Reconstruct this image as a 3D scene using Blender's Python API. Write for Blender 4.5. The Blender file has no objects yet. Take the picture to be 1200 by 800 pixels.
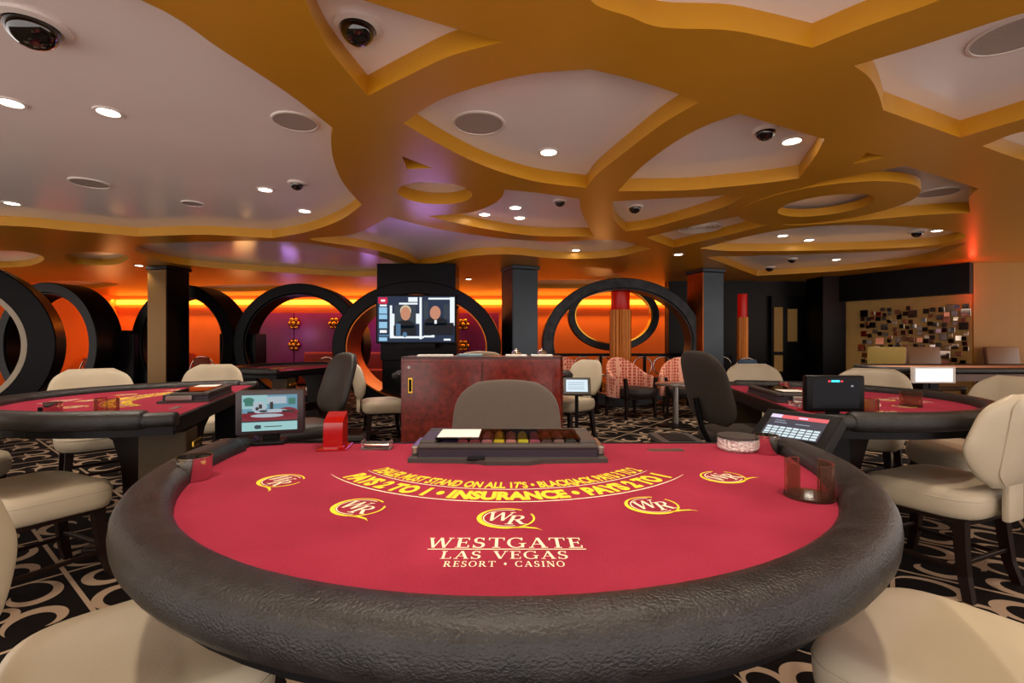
import bpy, bmesh, math, random
from mathutils import Matrix, Vector
random.seed(7)
PI = math.pi
scene = bpy.context.scene
COL = scene.collection
H = 1.10            # eye height
FPX = 567.0         # focal length in pixels of a 1200 x 800 frame
GOLD_Z = 2.30       # underside of the gold ceiling fretwork
WHITE_Z = 2.40      # underside of the recessed white ceiling
FELT_Z = 0.755

# ------------------------------------------------------------------ camera, world, exposure
cam_data = bpy.data.cameras.new('camera')
cam_data.sensor_width = 36.0
cam_data.lens = FPX / 1200 * 36.0
cam_data.clip_start = 0.02
cam_data.clip_end = 100
cam = bpy.data.objects.new('camera', cam_data)
cam.location = (0, 0, H)
cam.rotation_euler = (PI / 2, 0, 0)
COL.objects.link(cam)
scene.camera = cam
world = bpy.data.worlds.new('world')
world.use_nodes = True
world.node_tree.nodes['Background'].inputs[0].default_value = (1.0, 0.90, 0.84, 1)
world.node_tree.nodes['Background'].inputs[1].default_value = 2.0
scene.world = world
vs = scene.view_settings
vs.view_transform = 'Standard'
vs.look = 'None'
vs.exposure = 0.32
vs.gamma = 1.0
vs.use_curve_mapping = False
SPOT_W = 46.0       # each recessed downlight

# ------------------------------------------------------------------ helpers
def PX(px, py, Y):
    return Vector(((px - 600) / FPX * Y, Y, H - (py - 400) / FPX * Y))
def PZ(px, py, z):
    Y = FPX * (H - z) / (py - 400)
    return Vector(((px - 600) / FPX * Y, Y, z))
def lin(c):
    return c / 12.92 if c <= 0.04045 else ((c + 0.055) / 1.055) ** 2.4
def C(h):
    h = h.lstrip('#')
    return tuple(lin(int(h[i:i + 2], 16) / 255) for i in (0, 2, 4)) + (1.0,)

class G:
    """small node-graph helper"""
    def __init__(s, nt):
        s.nt = nt
    def n(s, typ, **kw):
        nd = s.nt.nodes.new(typ)
        for k, v in kw.items():
            setattr(nd, k, v)
        return nd
    def m(s, op, a, b=None, c=None):
        nd = s.n('ShaderNodeMath', operation=op)
        for i, x in enumerate((a, b, c)):
            if x is None:
                continue
            if isinstance(x, (int, float)):
                nd.inputs[i].default_value = x
            else:
                s.nt.links.new(x, nd.inputs[i])
        return nd.outputs[0]
    def link(s, a, b):
        s.nt.links.new(a, b)

MATS = {}
def mat(name, col, rough=0.5, metal=0.0, var=0.0, vscale=8.0, bump=0.0, bscale=40.0, coat=0.0,
        emit=None, estr=0.0, trans=0.0, ior=1.45, stretch=None, sheen=0.0, spec=None, rvar=0.0):
    if name in MATS:
        return MATS[name]
    m = bpy.data.materials.new(name)
    m.use_nodes = True
    nt = m.node_tree
    g = G(nt)
    b = nt.nodes['Principled BSDF']
    base = C(col) if isinstance(col, str) else col
    b.inputs['Base Color'].default_value = base
    b.inputs['Roughness'].default_value = rough
    b.inputs['Metallic'].default_value = metal
    b.inputs['Coat Weight'].default_value = coat
    b.inputs['Coat Roughness'].default_value = 0.08
    b.inputs['IOR'].default_value = ior
    if sheen:
        b.inputs['Sheen Weight'].default_value = sheen
    if spec is not None:
        b.inputs['Specular IOR Level'].default_value = spec
    if trans:
        b.inputs['Transmission Weight'].default_value = trans
    if emit:
        b.inputs['Emission Color'].default_value = C(emit) if isinstance(emit, str) else emit
        b.inputs['Emission Strength'].default_value = estr
    if var or bump or rvar:
        tc = g.n('ShaderNodeTexCoord')
        src = tc.outputs['Object']
        if stretch:
            mp = g.n('ShaderNodeMapping')
            mp.inputs['Scale'].default_value = stretch
            g.link(src, mp.inputs['Vector'])
            src = mp.outputs['Vector']
    if var or rvar:
        nz = g.n('ShaderNodeTexNoise')
        nz.inputs['Scale'].default_value = vscale
        nz.inputs['Detail'].default_value = 5
        g.link(src, nz.inputs['Vector'])
        if var:
            ramp = g.n('ShaderNodeValToRGB')
            ramp.color_ramp.elements[0].position = 0.3
            ramp.color_ramp.elements[1].position = 0.7
            ramp.color_ramp.elements[0].color = tuple(x * (1 - var) for x in base[:3]) + (1,)
            ramp.color_ramp.elements[1].color = tuple(min(1, x * (1 + var)) for x in base[:3]) + (1,)
            g.link(nz.outputs['Fac'], ramp.inputs['Fac'])
            g.link(ramp.outputs['Color'], b.inputs['Base Color'])
        if rvar:
            r = g.m('MULTIPLY_ADD', nz.outputs['Fac'], rvar * 2, rough - rvar)
            g.link(r, b.inputs['Roughness'])
    if bump:
        n2 = g.n('ShaderNodeTexNoise')
        n2.inputs['Scale'].default_value = bscale
        n2.inputs['Detail'].default_value = 6
        g.link(src, n2.inputs['Vector'])
        bp = g.n('ShaderNodeBump')
        bp.inputs['Strength'].default_value = bump
        bp.inputs['Distance'].default_value = 0.01
        g.link(n2.outputs['Fac'], bp.inputs['Height'])
        g.link(bp.outputs['Normal'], b.inputs['Normal'])
    MATS[name] = m
    return m

def glow(name, col, s):
    if name in MATS:
        return MATS[name]
    m = bpy.data.materials.new(name)
    m.use_nodes = True
    b = m.node_tree.nodes['Principled BSDF']
    b.inputs['Base Color'].default_value = (0.02, 0.02, 0.02, 1)
    b.inputs['Roughness'].default_value = 0.35
    b.inputs['Specular IOR Level'].default_value = 0.12
    b.inputs['Emission Color'].default_value = C(col)
    b.inputs['Emission Strength'].default_value = s
    MATS[name] = m
    return m

def Rz(a):
    return Matrix.Rotation(a, 4, 'Z')
def Rx(a):
    return Matrix.Rotation(a, 4, 'X')
def Ry(a):
    return Matrix.Rotation(a, 4, 'Y')
def Tr(x, y, z):
    return Matrix.Translation((x, y, z))

class MB:
    def __init__(s):
        s.v = []
        s.f = []
    def add(s, vs, fs, M=None):
        o = len(s.v)
        s.v += [tuple(M @ Vector(p)) if M is not None else tuple(p) for p in vs]
        s.f += [tuple(i + o for i in f) for f in fs]
        return s
    def box(s, c, d, M=None, bev=0.0, seg=2):
        x, y, z = (k / 2 for k in d)
        vs = [(sx * x, sy * y, sz * z) for sx in (-1, 1) for sy in (-1, 1) for sz in (-1, 1)]
        fs = [(0, 1, 3, 2), (4, 6, 7, 5), (0, 4, 5, 1), (2, 3, 7, 6), (0, 2, 6, 4), (1, 5, 7, 3)]
        if bev:
            bm = bmesh.new()
            bv = [bm.verts.new(p) for p in vs]
            for f in fs:
                bm.faces.new([bv[i] for i in f])
            bmesh.ops.bevel(bm, geom=list(bm.edges), offset=min(bev, 0.49 * min(d)), segments=seg, profile=0.5, affect='EDGES')
            bm.verts.index_update()
            vs = [tuple(p.co) for p in bm.verts]
            fs = [tuple(p.index for p in f.verts) for f in bm.faces]
            bm.free()
        T = Tr(*c)
        return s.add(vs, fs, M @ T if M is not None else T)
    def prism(s, poly, z0, z1, M=None):
        n = len(poly)
        vs = [(p[0], p[1], z0) for p in poly] + [(p[0], p[1], z1) for p in poly]
        fs = [tuple(range(n))[::-1], tuple(range(n, 2 * n))]
        fs += [(i, (i + 1) % n, n + (i + 1) % n, n + i) for i in range(n)]
        return s.add(vs, fs, M)
    def rings(s, rs, M=None, cap=True, closed=True):
        """loft through rings (lists of 3D points of equal length)"""
        n = len(rs[0])
        vs = [p for r in rs for p in r]
        fs = []
        for k in range(len(rs) - 1):
            for i in range(n if closed else n - 1):
                j = (i + 1) % n
                fs.append((k * n + i, k * n + j, (k + 1) * n + j, (k + 1) * n + i))
        if cap:
            fs.append(tuple(range(n))[::-1])
            fs.append(tuple(range((len(rs) - 1) * n, len(rs) * n)))
        return s.add(vs, fs, M)
    def lathe(s, prof, n=24, M=None, cap=True):
        rs = [[(r * math.cos(2 * PI * i / n), r * math.sin(2 * PI * i / n), z) for i in range(n)] for r, z in prof]
        return s.rings(rs, M, cap)
    def cyl(s, r, z0, z1, n=24, M=None):
        return s.lathe([(r, z0), (r, z1)], n, M)
    def tube(s, path, r, n=8, closed=False, M=None):
        pts = [Vector(p) for p in path]
        rs = []
        N = len(pts)
        prev = None
        for i, p in enumerate(pts):
            a = pts[(i - 1) % N] if closed or i > 0 else p
            b = pts[(i + 1) % N] if closed or i < N - 1 else p
            t = (b - a).normalized()
            if prev is None:
                up = Vector((0, 0, 1)) if abs(t.z) < 0.9 else Vector((1, 0, 0))
                u = t.cross(up).normalized()
            else:
                u = (prev - t * prev.dot(t)).normalized()
            prev = u
            w = t.cross(u)
            rr = r[i] if isinstance(r, (list, tuple)) else r
            rs.append([p + (u * math.cos(2 * PI * k / n) + w * math.sin(2 * PI * k / n)) * rr for k in range(n)])
        if closed:
            vs = [q for ring in rs for q in ring]
            fs = [(i * n + k, i * n + (k + 1) % n, ((i + 1) % N) * n + (k + 1) % n, ((i + 1) % N) * n + k)
                  for i in range(N) for k in range(n)]
            return s.add(vs, fs, M)
        return s.rings(rs, M)
    def ribbon_quad(s, a, b, M=None):
        """thin strip of quads between two polylines"""
        n = len(a)
        vs = list(a) + list(b)
        fs = [(i, i + 1, n + i + 1, n + i) for i in range(n - 1)]
        return s.add(vs, fs, M)
    def build(s, name, m, parent=None, smooth=None, bisect0=False, cut=None):
        me = bpy.data.meshes.new(name)
        me.from_pydata(s.v, [], s.f)
        bm = bmesh.new()
        bm.from_mesh(me)
        if bisect0:
            bmesh.ops.bisect_plane(bm, geom=list(bm.verts) + list(bm.edges) + list(bm.faces), plane_co=(0, 0, 0), plane_no=(0, 0, -1), clear_outer=True)
        bmesh.ops.recalc_face_normals(bm, faces=list(bm.faces))
        bm.to_mesh(me)
        bm.free()
        if smooth:
            me.polygons.foreach_set('use_smooth', [True] * len(me.polygons))
            me.set_sharp_from_angle(angle=math.radians(smooth if smooth is not True else 40))
        me.materials.append(m)
        o = bpy.data.objects.new(name, me)
        COL.objects.link(o)
        if parent:
            o.parent = parent
        return o

def tag(o, label=None, cat=None, group=None, kind=None):
    if label: o['label'] = label
    if cat: o['category'] = cat
    if group: o['group'] = group
    if kind: o['kind'] = kind
    return o
def T(name, label, cat, loc=(0, 0, 0), rz=0.0, group=None):
    o = bpy.data.objects.new(name, None)
    o.empty_display_size = 0.05
    o.location = loc
    o.rotation_euler = (0, 0, rz)
    COL.objects.link(o)
    return tag(o, label, cat, group)
def kids(o):
    return [c for c in bpy.data.objects if c.parent == o]
def dup(o, loc=None, rz=None, label=None, parent=None, group=None, skip=()):
    c = o.copy()
    COL.objects.link(c)
    if parent: c.parent = parent
    if loc is not None: c.location = loc
    if rz is not None: c.rotation_euler = (0, 0, rz)
    if label: c['label'] = label
    if group: c['group'] = group
    for ch in kids(o):
        if ch.name.split('.')[0] not in skip:
            dup(ch, parent=c)
    return c
def face(dx, dy):
    return math.atan2(-dx, dy)
def superell(rx, ry, p, n=40):
    out = []
    for i in range(n):
        a = 2 * PI * i / n
        c, s_ = math.cos(a), math.sin(a)
        out.append((rx * math.copysign(abs(c) ** (2 / p), c), ry * math.copysign(abs(s_) ** (2 / p), s_)))
    return out
def spot(parent, loc, w, col, size=120, blend=0.6, rad=0.03, aim=None):
    L = bpy.data.lights.new('lamp', 'SPOT')
    L.energy = w
    L.color = col
    L.spot_size = math.radians(size)
    L.spot_blend = blend
    L.shadow_soft_size = rad
    o = bpy.data.objects.new('lamp', L)
    o.location = loc
    if aim:
        d = Vector(aim) - Vector(loc)
        o.rotation_euler = d.to_track_quat('-Z', 'Y').to_euler()
    COL.objects.link(o)
    if parent: o.parent = parent
    return o
def smooth_poly(pts, n=6):
    """closed Catmull-Rom; a point given with a third value 1 is a sharp corner"""
    N = len(pts)
    out = []
    for i in range(N):
        p1, p2 = pts[i], pts[(i + 1) % N]
        p0, p3 = pts[i - 1], pts[(i + 2) % N]
        a = Vector(p1[:2]); b = Vector(p2[:2])
        ta = (b - a) if len(p1) > 2 else (b - Vector(p0[:2])) * 0.5
        tb = (b - a) if len(p2) > 2 else (Vector(p3[:2]) - a) * 0.5
        for k in range(n):
            t = k / n
            h = (2*t**3 - 3*t**2 + 1, t**3 - 2*t**2 + t, -2*t**3 + 3*t**2, t**3 - t**2)
            out.append(tuple(a * h[0] + ta * h[1] + b * h[2] + tb * h[3]))
    return out
# ------------------------------------------------------------------ materials
GOLD = mat('gold_paint', '#c58a1c', rough=0.34, metal=0.15, var=0.06, vscale=1.5, rvar=0.05)
WHITE = mat('ceiling_white', '#f6ece8', rough=0.16, var=0.03, vscale=1.2, spec=0.5)
BLACKLAC = mat('black_lacquer', '#070506', rough=0.32, spec=0.12)
BRONZE = mat('dark_bronze', '#2a2a2d', rough=0.36, metal=0.4, var=0.6, vscale=6, spec=0.3)
COPPER = mat('copper_lining', '#a5561c', rough=0.3, metal=0.8, var=0.15, vscale=5)
ORANGE = mat('orange_wall', '#f08a3a', rough=0.6, var=0.05, vscale=2)
PURPLE = mat('purple_panel', '#7a1f60', rough=0.3, var=0.15, vscale=3, spec=0.3)
TANWALL = mat('tan_fabric_wall', '#a8864a', rough=0.7, var=0.06, vscale=20)
GOLDWALL = mat('ochre_wall', '#96660f', rough=0.55, var=0.05, vscale=2)
DARKWALL = mat('dark_wall', '#0e0908', rough=0.4, var=0.2, vscale=3, spec=0.2)
LEATHER = mat('black_leather', '#1d1b1c', rough=0.36, var=0.5, vscale=22, bump=0.35, bscale=210, stretch=(1, 1, 1.4), rvar=0.1)
CREAM = mat('cream_leather', '#b6a992', rough=0.42, var=0.05, vscale=5, bump=0.05, bscale=160)
DKWOOD = mat('espresso_wood', '#1c0f0a', rough=0.4, var=0.3, vscale=10, stretch=(1, 1, 0.15), spec=0.15)
BLACKPL = mat('black_plastic', '#0d0c0e', rough=0.42, bump=0.05, bscale=300, spec=0.15)
GREYPL = mat('charcoal_plastic', '#3c3634', rough=0.45, var=0.05)
CHROME = mat('chrome', '#d8d2cc', rough=0.12, metal=1.0)
BRASS = mat('brass', '#c79a3c', rough=0.22, metal=1.0)
STEEL = mat('brushed_steel', '#9a9490', rough=0.3, metal=0.9)
GREYFAB = mat('taupe_fabric', '#5b5048', rough=0.9, var=0.12, vscale=260, bump=0.25, bscale=400, sheen=0.2)
BLACKFAB = mat('black_vinyl', '#17120f', rough=0.45, bump=0.1, bscale=200)
BURL = mat('burl_veneer', '#742113', rough=0.2, var=0.4, vscale=26, coat=0.15)
REDACR = mat('red_acrylic', '#94090d', rough=0.1, coat=0.6)
AMBER = mat('amber_acrylic', '#c4a08c', rough=0.05, trans=0.95, ior=1.15)
CLEAR = mat('clear_acrylic', '#f2f2f2', rough=0.03, trans=0.95, ior=1.4)
PAPER = mat('paper', '#e6e0da', rough=0.8)
YELLOW = mat('yellow_print', '#e6c92e', rough=0.85)
CREAMPRINT = mat('cream_print', '#ecd9c0', rough=0.85)
GRILLE = mat('speaker_grille', '#a89a92', rough=0.6, var=0.1, vscale=150)
TRIMW = mat('white_trim', '#e2d8d0', rough=0.35)
DOMEGL = mat('smoked_dome', '#050505', rough=0.04, coat=1.0)
BROWNWOOD = mat('walnut_wood', '#5a3118', rough=0.35, var=0.25, vscale=8, stretch=(1, 1, 0.2))
GOLDFAB = mat('straw_fabric', '#a18a4a', rough=0.6, var=0.06, vscale=60)
LENS = glow('lamp_lens', '#fff4e0', 14)
COVE = glow('cove_strip', '#ff8a20', 5)

def felt_material():
    m = bpy.data.materials.new('red_felt'); m.use_nodes = True
    g = G(m.node_tree); b = m.node_tree.nodes['Principled BSDF']
    tc = g.n('ShaderNodeTexCoord')
    a = g.n('ShaderNodeTexNoise'); a.inputs['Scale'].default_value = 5; a.inputs['Detail'].default_value = 6
    w = g.n('ShaderNodeTexNoise'); w.inputs['Scale'].default_value = 700; w.inputs['Detail'].default_value = 2
    g.link(tc.outputs['Object'], a.inputs['Vector']); g.link(tc.outputs['Object'], w.inputs['Vector'])
    mx = g.m('ADD', g.m('MULTIPLY', a.outputs['Fac'], 0.5), g.m('MULTIPLY', w.outputs['Fac'], 0.5))
    r = g.n('ShaderNodeValToRGB')
    r.color_ramp.elements[0].position = 0.32; r.color_ramp.elements[0].color = C('#721a2c')
    r.color_ramp.elements[1].position = 0.68; r.color_ramp.elements[1].color = C('#9a2c44')
    g.link(mx, r.inputs['Fac']); g.link(r.outputs['Color'], b.inputs['Base Color'])
    b.inputs['Roughness'].default_value = 0.95
    b.inputs['Sheen Weight'].default_value = 0.25
    b.inputs['Sheen Tint'].default_value = C('#e06070')
    b.inputs['Specular IOR Level'].default_value = 0.1
    bp = g.n('ShaderNodeBump'); bp.inputs['Strength'].default_value = 0.15; bp.inputs['Distance'].default_value = 0.002
    g.link(w.outputs['Fac'], bp.inputs['Height']); g.link(bp.outputs['Normal'], b.inputs['Normal'])
    return m
FELT = felt_material()

def carpet_material():
    m = bpy.data.materials.new('scroll_carpet'); m.use_nodes = True
    g = G(m.node_tree); b = m.node_tree.nodes['Principled BSDF']
    tc = g.n('ShaderNodeTexCoord')
    mp = g.n('ShaderNodeMapping'); mp.inputs['Rotation'].default_value = (0, 0, math.radians(38))
    g.link(tc.outputs['Object'], mp.inputs['Vector'])
    sp = g.n('ShaderNodeSeparateXYZ'); g.link(mp.outputs['Vector'], sp.inputs[0])
    cell = 0.62
    u = g.m('SUBTRACT', g.m('FRACT', g.m('MULTIPLY', sp.outputs[0], 1 / cell)), 0.5)
    v = g.m('SUBTRACT', g.m('FRACT', g.m('MULTIPLY', sp.outputs[1], 1 / (cell * 0.8))), 0.5)
    masks = []
    def comma(cx, cy, r, rot, wid, span=2.5):
        x = g.m('SUBTRACT', u, cx); y = g.m('SUBTRACT', v, cy)
        cr, sr = math.cos(rot), math.sin(rot)
        xr = g.m('ADD', g.m('MULTIPLY', x, cr), g.m('MULTIPLY', y, sr))
        yr = g.m('SUBTRACT', g.m('MULTIPLY', y, cr), g.m('MULTIPLY', x, sr))
        th = g.m('ARCTAN2', yr, xr)
        rad = g.m('SQRT', g.m('ADD', g.m('MULTIPLY', xr, xr), g.m('MULTIPLY', yr, yr)))
        rr = g.m('MULTIPLY_ADD', th, r * 0.14, r)      # slow spiral
        d = g.m('ABSOLUTE', g.m('SUBTRACT', rad, rr))
        k = g.m('DIVIDE', th, span)
        wd = g.m('MULTIPLY', g.m('SUBTRACT', 1.0, g.m('MULTIPLY', k, k)), wid)
        masks.append(g.m('LESS_THAN', d, wd))
    comma(-0.25, 0.23, 0.17, 0.5, 0.042)
    comma(0.24, 0.22, 0.16, 2.6, 0.045)
    comma(-0.22, -0.24, 0.15, -1.2, 0.045)
    comma(0.25, -0.24, 0.17, 3.9, 0.042)
    comma(0.0, 0.02, 0.10, 1.7, 0.03)
    masks.append(g.m('LESS_THAN', g.m('ABSOLUTE', g.m('ADD', u, 0.485)), 0.014))
    masks.append(g.m('LESS_THAN', g.m('ABSOLUTE', g.m('ADD', v, 0.48)), 0.018))
    tot = masks[0]
    for k in masks[1:]:
        tot = g.m('MAXIMUM', tot, k)
    nz = g.n('ShaderNodeTexNoise'); nz.inputs['Scale'].default_value = 300
    g.link(tc.outputs['Object'], nz.inputs['Vector'])
    mx = g.n('ShaderNodeMix', data_type='RGBA')
    mx.inputs[6].default_value = C('#120b0a'); mx.inputs[7].default_value = C('#b39a82')
    g.link(tot, mx.inputs[0])
    m2 = g.n('ShaderNodeMix', data_type='RGBA', blend_type='MULTIPLY'); m2.inputs[0].default_value = 0.5
    g.link(mx.outputs[2], m2.inputs[6]); g.link(nz.outputs['Fac'], m2.inputs[7])
    g.link(m2.outputs[2], b.inputs['Base Color'])
    b.inputs['Roughness'].default_value = 0.95
    b.inputs['Specular IOR Level'].default_value = 0.1
    bp = g.n('ShaderNodeBump'); bp.inputs['Strength'].default_value = 0.3; bp.inputs['Distance'].default_value = 0.004
    g.link(nz.outputs['Fac'], bp.inputs['Height']); g.link(bp.outputs['Normal'], b.inputs['Normal'])
    return m
CARPET = carpet_material()

def armchair_fabric():
    m = bpy.data.materials.new('red_cream_lattice_fabric'); m.use_nodes = True
    g = G(m.node_tree); b = m.node_tree.nodes['Principled BSDF']
    tc = g.n('ShaderNodeTexCoord')
    vo = g.n('ShaderNodeTexVoronoi', feature='DISTANCE_TO_EDGE'); vo.inputs['Scale'].default_value = 22
    vo.inputs['Randomness'].default_value = 0.15
    g.link(tc.outputs['Object'], vo.inputs['Vector'])
    mx = g.n('ShaderNodeMix', data_type='RGBA')
    mx.inputs[6].default_value = C('#e0a48c'); mx.inputs[7].default_value = C('#b04432')
    g.link(g.m('GREATER_THAN', vo.outputs['Distance'], 0.12), mx.inputs[0])
    g.link(mx.outputs[2], b.inputs['Base Color']); b.inputs['Roughness'].default_value = 0.85
    return m
TUBFAB = armchair_fabric()

# ------------------------------------------------------------------ floor and ceiling
def struct(o):
    o['kind'] = 'structure'
    return o
struct(MB().box((-0.5, 5.95, -0.05), (20.6, 14.1, 0.1)).build('floor', CARPET))
CE = MB().box((-0.5, 6.3, WHITE_Z + 0.05), (24, 15.4, 0.1)).build('ceiling', WHITE)
struct(CE)

HOLES = [
 # large bay, upper left
 [(165,0),(262,60),(337,109),(390,150,1),(388,166),(391,188),(402,214),(424,240,1),(400,257),(362,271),(319,279,1),(240,275),(161,277,1),(80,270),(0,264),(-250,258),(-700,236),(-1000,170),(-760,40),(-330,-70),(-60,-78)],
 # bay with the dome camera, top
 [(352,-14,1),(366,20),(382,52),(405,82),(431,112,1),(475,90),(524,67),(565,55),(589,49,1),(505,25),(425,0),(390,-12)],
 # centre bay
 [(473,144,1),(510,120),(555,103),(620,87),(692,81,1),(756,97),(820,119,1),(775,146),(730,180),(700,204),(687,220,1),(625,212),(569,195),(524,174),(494,157)],
 # bay right of centre
 [(724,224,1),(750,197),(787,169),(825,148),(866,133,1),(915,148),(966,163,1),(956,182),(936,209,1),(900,214),(850,219),(800,223)],
 # top right of centre
 [(692,0),(737,19),(775,32),(850,35),(895,43),(952,56,1),(1012,32),(1102,0),(1170,-30,1),(1050,-80),(850,-90),(690,-50)],
 # right edge
 [(1001,77,1),(1087,51),(1200,15),(1290,-5,1),(1330,60),(1290,112),(1200,139),(1125,161,1),(1035,129,1),(1029,109),(1019,91)],
 [(471,183,1),(507,197,1),(477,198,1)],
 [(999,192,1),(1016,179,1),(1039,184,1)],
 # lower centre
 [(591,222,1),(640,227),(679,233,1),(681,247),(688,262),(696,277,1),(625,276),(569,268),(530,260),(501,253,1),(550,249),(576,240),(588,231)],
 # behind it, by the screen column
 [(456,254,1),(512,268),(587,279),(650,283),(719,281),(762,291,1),(720,301),(655,303),(600,298),(550,300),(512,308),(490,311,1),(470,301),(425,290),(362,280),(415,274)],
 # left low
 [(162,287),(250,283),(340,283),(410,293),(455,304),(482,318,1),(430,324),(360,321),(280,316),(215,310),(172,300)],
 [(717,236,1),(790,232),(874,228,1),(850,242),(800,257),(762,267),(733,271,1),(720,257)],
 [(757,278,1),(820,263),(881,250,1),(901,263,1),(850,276),(790,290,1),(772,284)],
 [(902,234),(960,214),(1010,204),(1061,194,1),(1110,209),(1147,221,1),(1136,231),(1137,249,1),(1080,252),(1000,259),(930,264),(903,258),(890,248)],
 [(820,291,1),(900,272),(975,264),(1050,265),(1122,272),(1132,278,1),(1087,288),(975,293),(862,294)],
 [(828,301,1),(900,299),(1000,296),(1090,291),(1134,284,1),(1085,305),(1000,316),(925,321),(887,323,1)],
 [(1151,171,1),(1200,154),(1270,150),(1275,205),(1200,188)],
 # shallow far rings of the lounge ceiling
 [(-40,297),(20,294),(52,302),(30,312),(-30,312)],
 [(75,299),(110,295),(150,300),(135,310),(90,309)],
 [(590,331),(680,327),(740,330),(700,337),(620,337)],
 [(230,336),(300,333),(350,337),(300,341),(240,341)],
 [(20,332),(90,329),(140,333),(90,339),(30,338)],
 [(830,331),(880,329),(905,333),(870,338)],
]
def curve_slab(name, outer, holes, z0, z1, m):
    cu = bpy.data.curves.new(name, 'CURVE')
    cu.dimensions = '2D'
    cu.fill_mode = 'BOTH'
    cu.extrude = (z1 - z0) / 2
    for pl in [outer] + holes:
        sp = cu.splines.new('POLY')
        sp.points.add(len(pl) - 1)
        for i, p in enumerate(pl):
            sp.points[i].co = (p[0], p[1], 0, 1)
        sp.use_cyclic_u = True
    tmp = bpy.data.objects.new(name, cu)
    COL.objects.link(tmp)
    dg = bpy.context.evaluated_depsgraph_get()
    me = bpy.data.meshes.new_from_object(tmp.evaluated_get(dg))
    bpy.data.objects.remove(tmp)
    me.materials.clear(); me.materials.append(m)
    bm = bmesh.new(); bm.from_mesh(me)
    bmesh.ops.remove_doubles(bm, verts=list(bm.verts), dist=1e-5)
    bmesh.ops.recalc_face_normals(bm, faces=list(bm.faces)); bm.to_mesh(me); bm.free()
    me.polygons.foreach_set('use_smooth', [True] * len(me.polygons)); me.set_sharp_from_angle(angle=math.radians(30))
    o = bpy.data.objects.new(name, me)
    o.location.z = (z0 + z1) / 2
    COL.objects.link(o)
    return o
holes_w = []
for hpoly in HOLES:
    sm = smooth_poly(hpoly, 5)
    pts = []
    for p in sm:
        q = PZ(p[0], p[1], GOLD_Z)
        pts.append((q.x, q.y))
    holes_w.append(pts)
def circ(cx, cy, r, n=40):
    return [(cx + r * math.cos(2 * PI * i / n), cy + r * math.sin(2 * PI * i / n)) for i in range(n)]
q = PZ(510, 227, GOLD_Z)
holes_w.append(circ(q.x, q.y, 0.30))
FRET = curve_slab('trim_1', [(-12, -1.2), (11, -1.2), (11, 13.9), (-12, 13.9)], holes_w, GOLD_Z, WHITE_Z + 0.005, GOLD)
struct(FRET)
q = PZ(963, 241, GOLD_Z)
struct(curve_slab('trim_2', circ(q.x, q.y, 0.67, 56), [circ(q.x + 0.02, q.y, 0.36)], GOLD_Z - 0.004, GOLD_Z + 0.07, GOLD))

# ------------------------------------------------------------------ walls
wl = MB().box((-0.5, 13.0, 1.2), (24, 0.2, 2.4)).build('wall_back', ORANGE); struct(wl)
# wainscot of purple panels on the back wall
for i in range(5):
    a = PX(285 + i * 60, 400, 12.85); b = PX(285 + (i + 1) * 60, 400, 12.85)
    MB().box(((a.x + b.x) / 2, 12.86, 0.93), (b.x - a.x - 0.02, 0.08, 1.86), bev=0.01).build('panel', PURPLE, wl)
MB().box((-0.5, 12.8, 2.05), (22, 0.05, 0.06)).build('cove_shelf', ORANGE, wl)
MB().box((-0.5, 12.86, 2.14), (22, 0.05, 0.12)).build('cove_light', COVE, wl)
struct(MB().box((-10.6, 10.2, 1.2), (0.2, 5.4, 2.4)).build('wall_left', ORANGE))
# dark wall on the right with a glazed door
A = PX(790, 400, 9.6); B = PX(1000, 400, 9.6)
struct(MB().box(((A.x + B.x) / 2 + 0.4, 9.75, 1.2), (B.x - A.x + 1.0, 0.25, 2.4)).build('wall_rear_right', DARKWALL))
d = struct(MB().box(((PX(905, 0, 9.55).x + PX(945, 0, 9.55).x) / 2, 9.58, 1.0), (0.72, 0.10, 2.0)).build('door_1', BLACKLAC))
for (x0, x1, y0, y1) in ((907, 917, 360, 412), (907, 917, 416, 435), (923, 934, 362, 400)):
    a = PX(x0, y0, 9.51); b = PX(x1, y1, 9.51)
    MB().box(((a.x + b.x) / 2, 9.515, (a.z + b.z) / 2), (b.x - a.x, 0.03, a.z - b.z)).build('pane', TANWALL, d)
# angled tan wall with mirror art, black bulkhead above and pillar beside it
pa = Vector((6.11, 9.0)); pb = Vector((7.04, 7.39))
ang = math.atan2(pb.y - pa.y, pb.x - pa.x); Lw = (pb - pa).length
mid = (pa + pb) / 2
TW = struct(MB().box((0, 0.12, 0.915), (Lw, 0.2, 1.83)).build('wall_tan', TANWALL)); TW.location = (mid.x, mid.y, 0); TW.rotation_euler.z = ang
BK = struct(MB().box((-0.1, 0.04, 2.065), (Lw + 0.2, 0.34, 0.47)).build('wall_bulkhead', BLACKLAC)); BK.location = (mid.x, mid.y, 0); BK.rotation_euler.z = ang
struct(MB().box((5.93, 9.15, 1.15), (0.42, 0.5, 2.3)).build('wall_pillar', BLACKLAC))
struct(MB().box((8.35, 7.5, 1.225), (2.6, 0.22, 2.45)).build('wall_gold', GOLDWALL))

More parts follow.
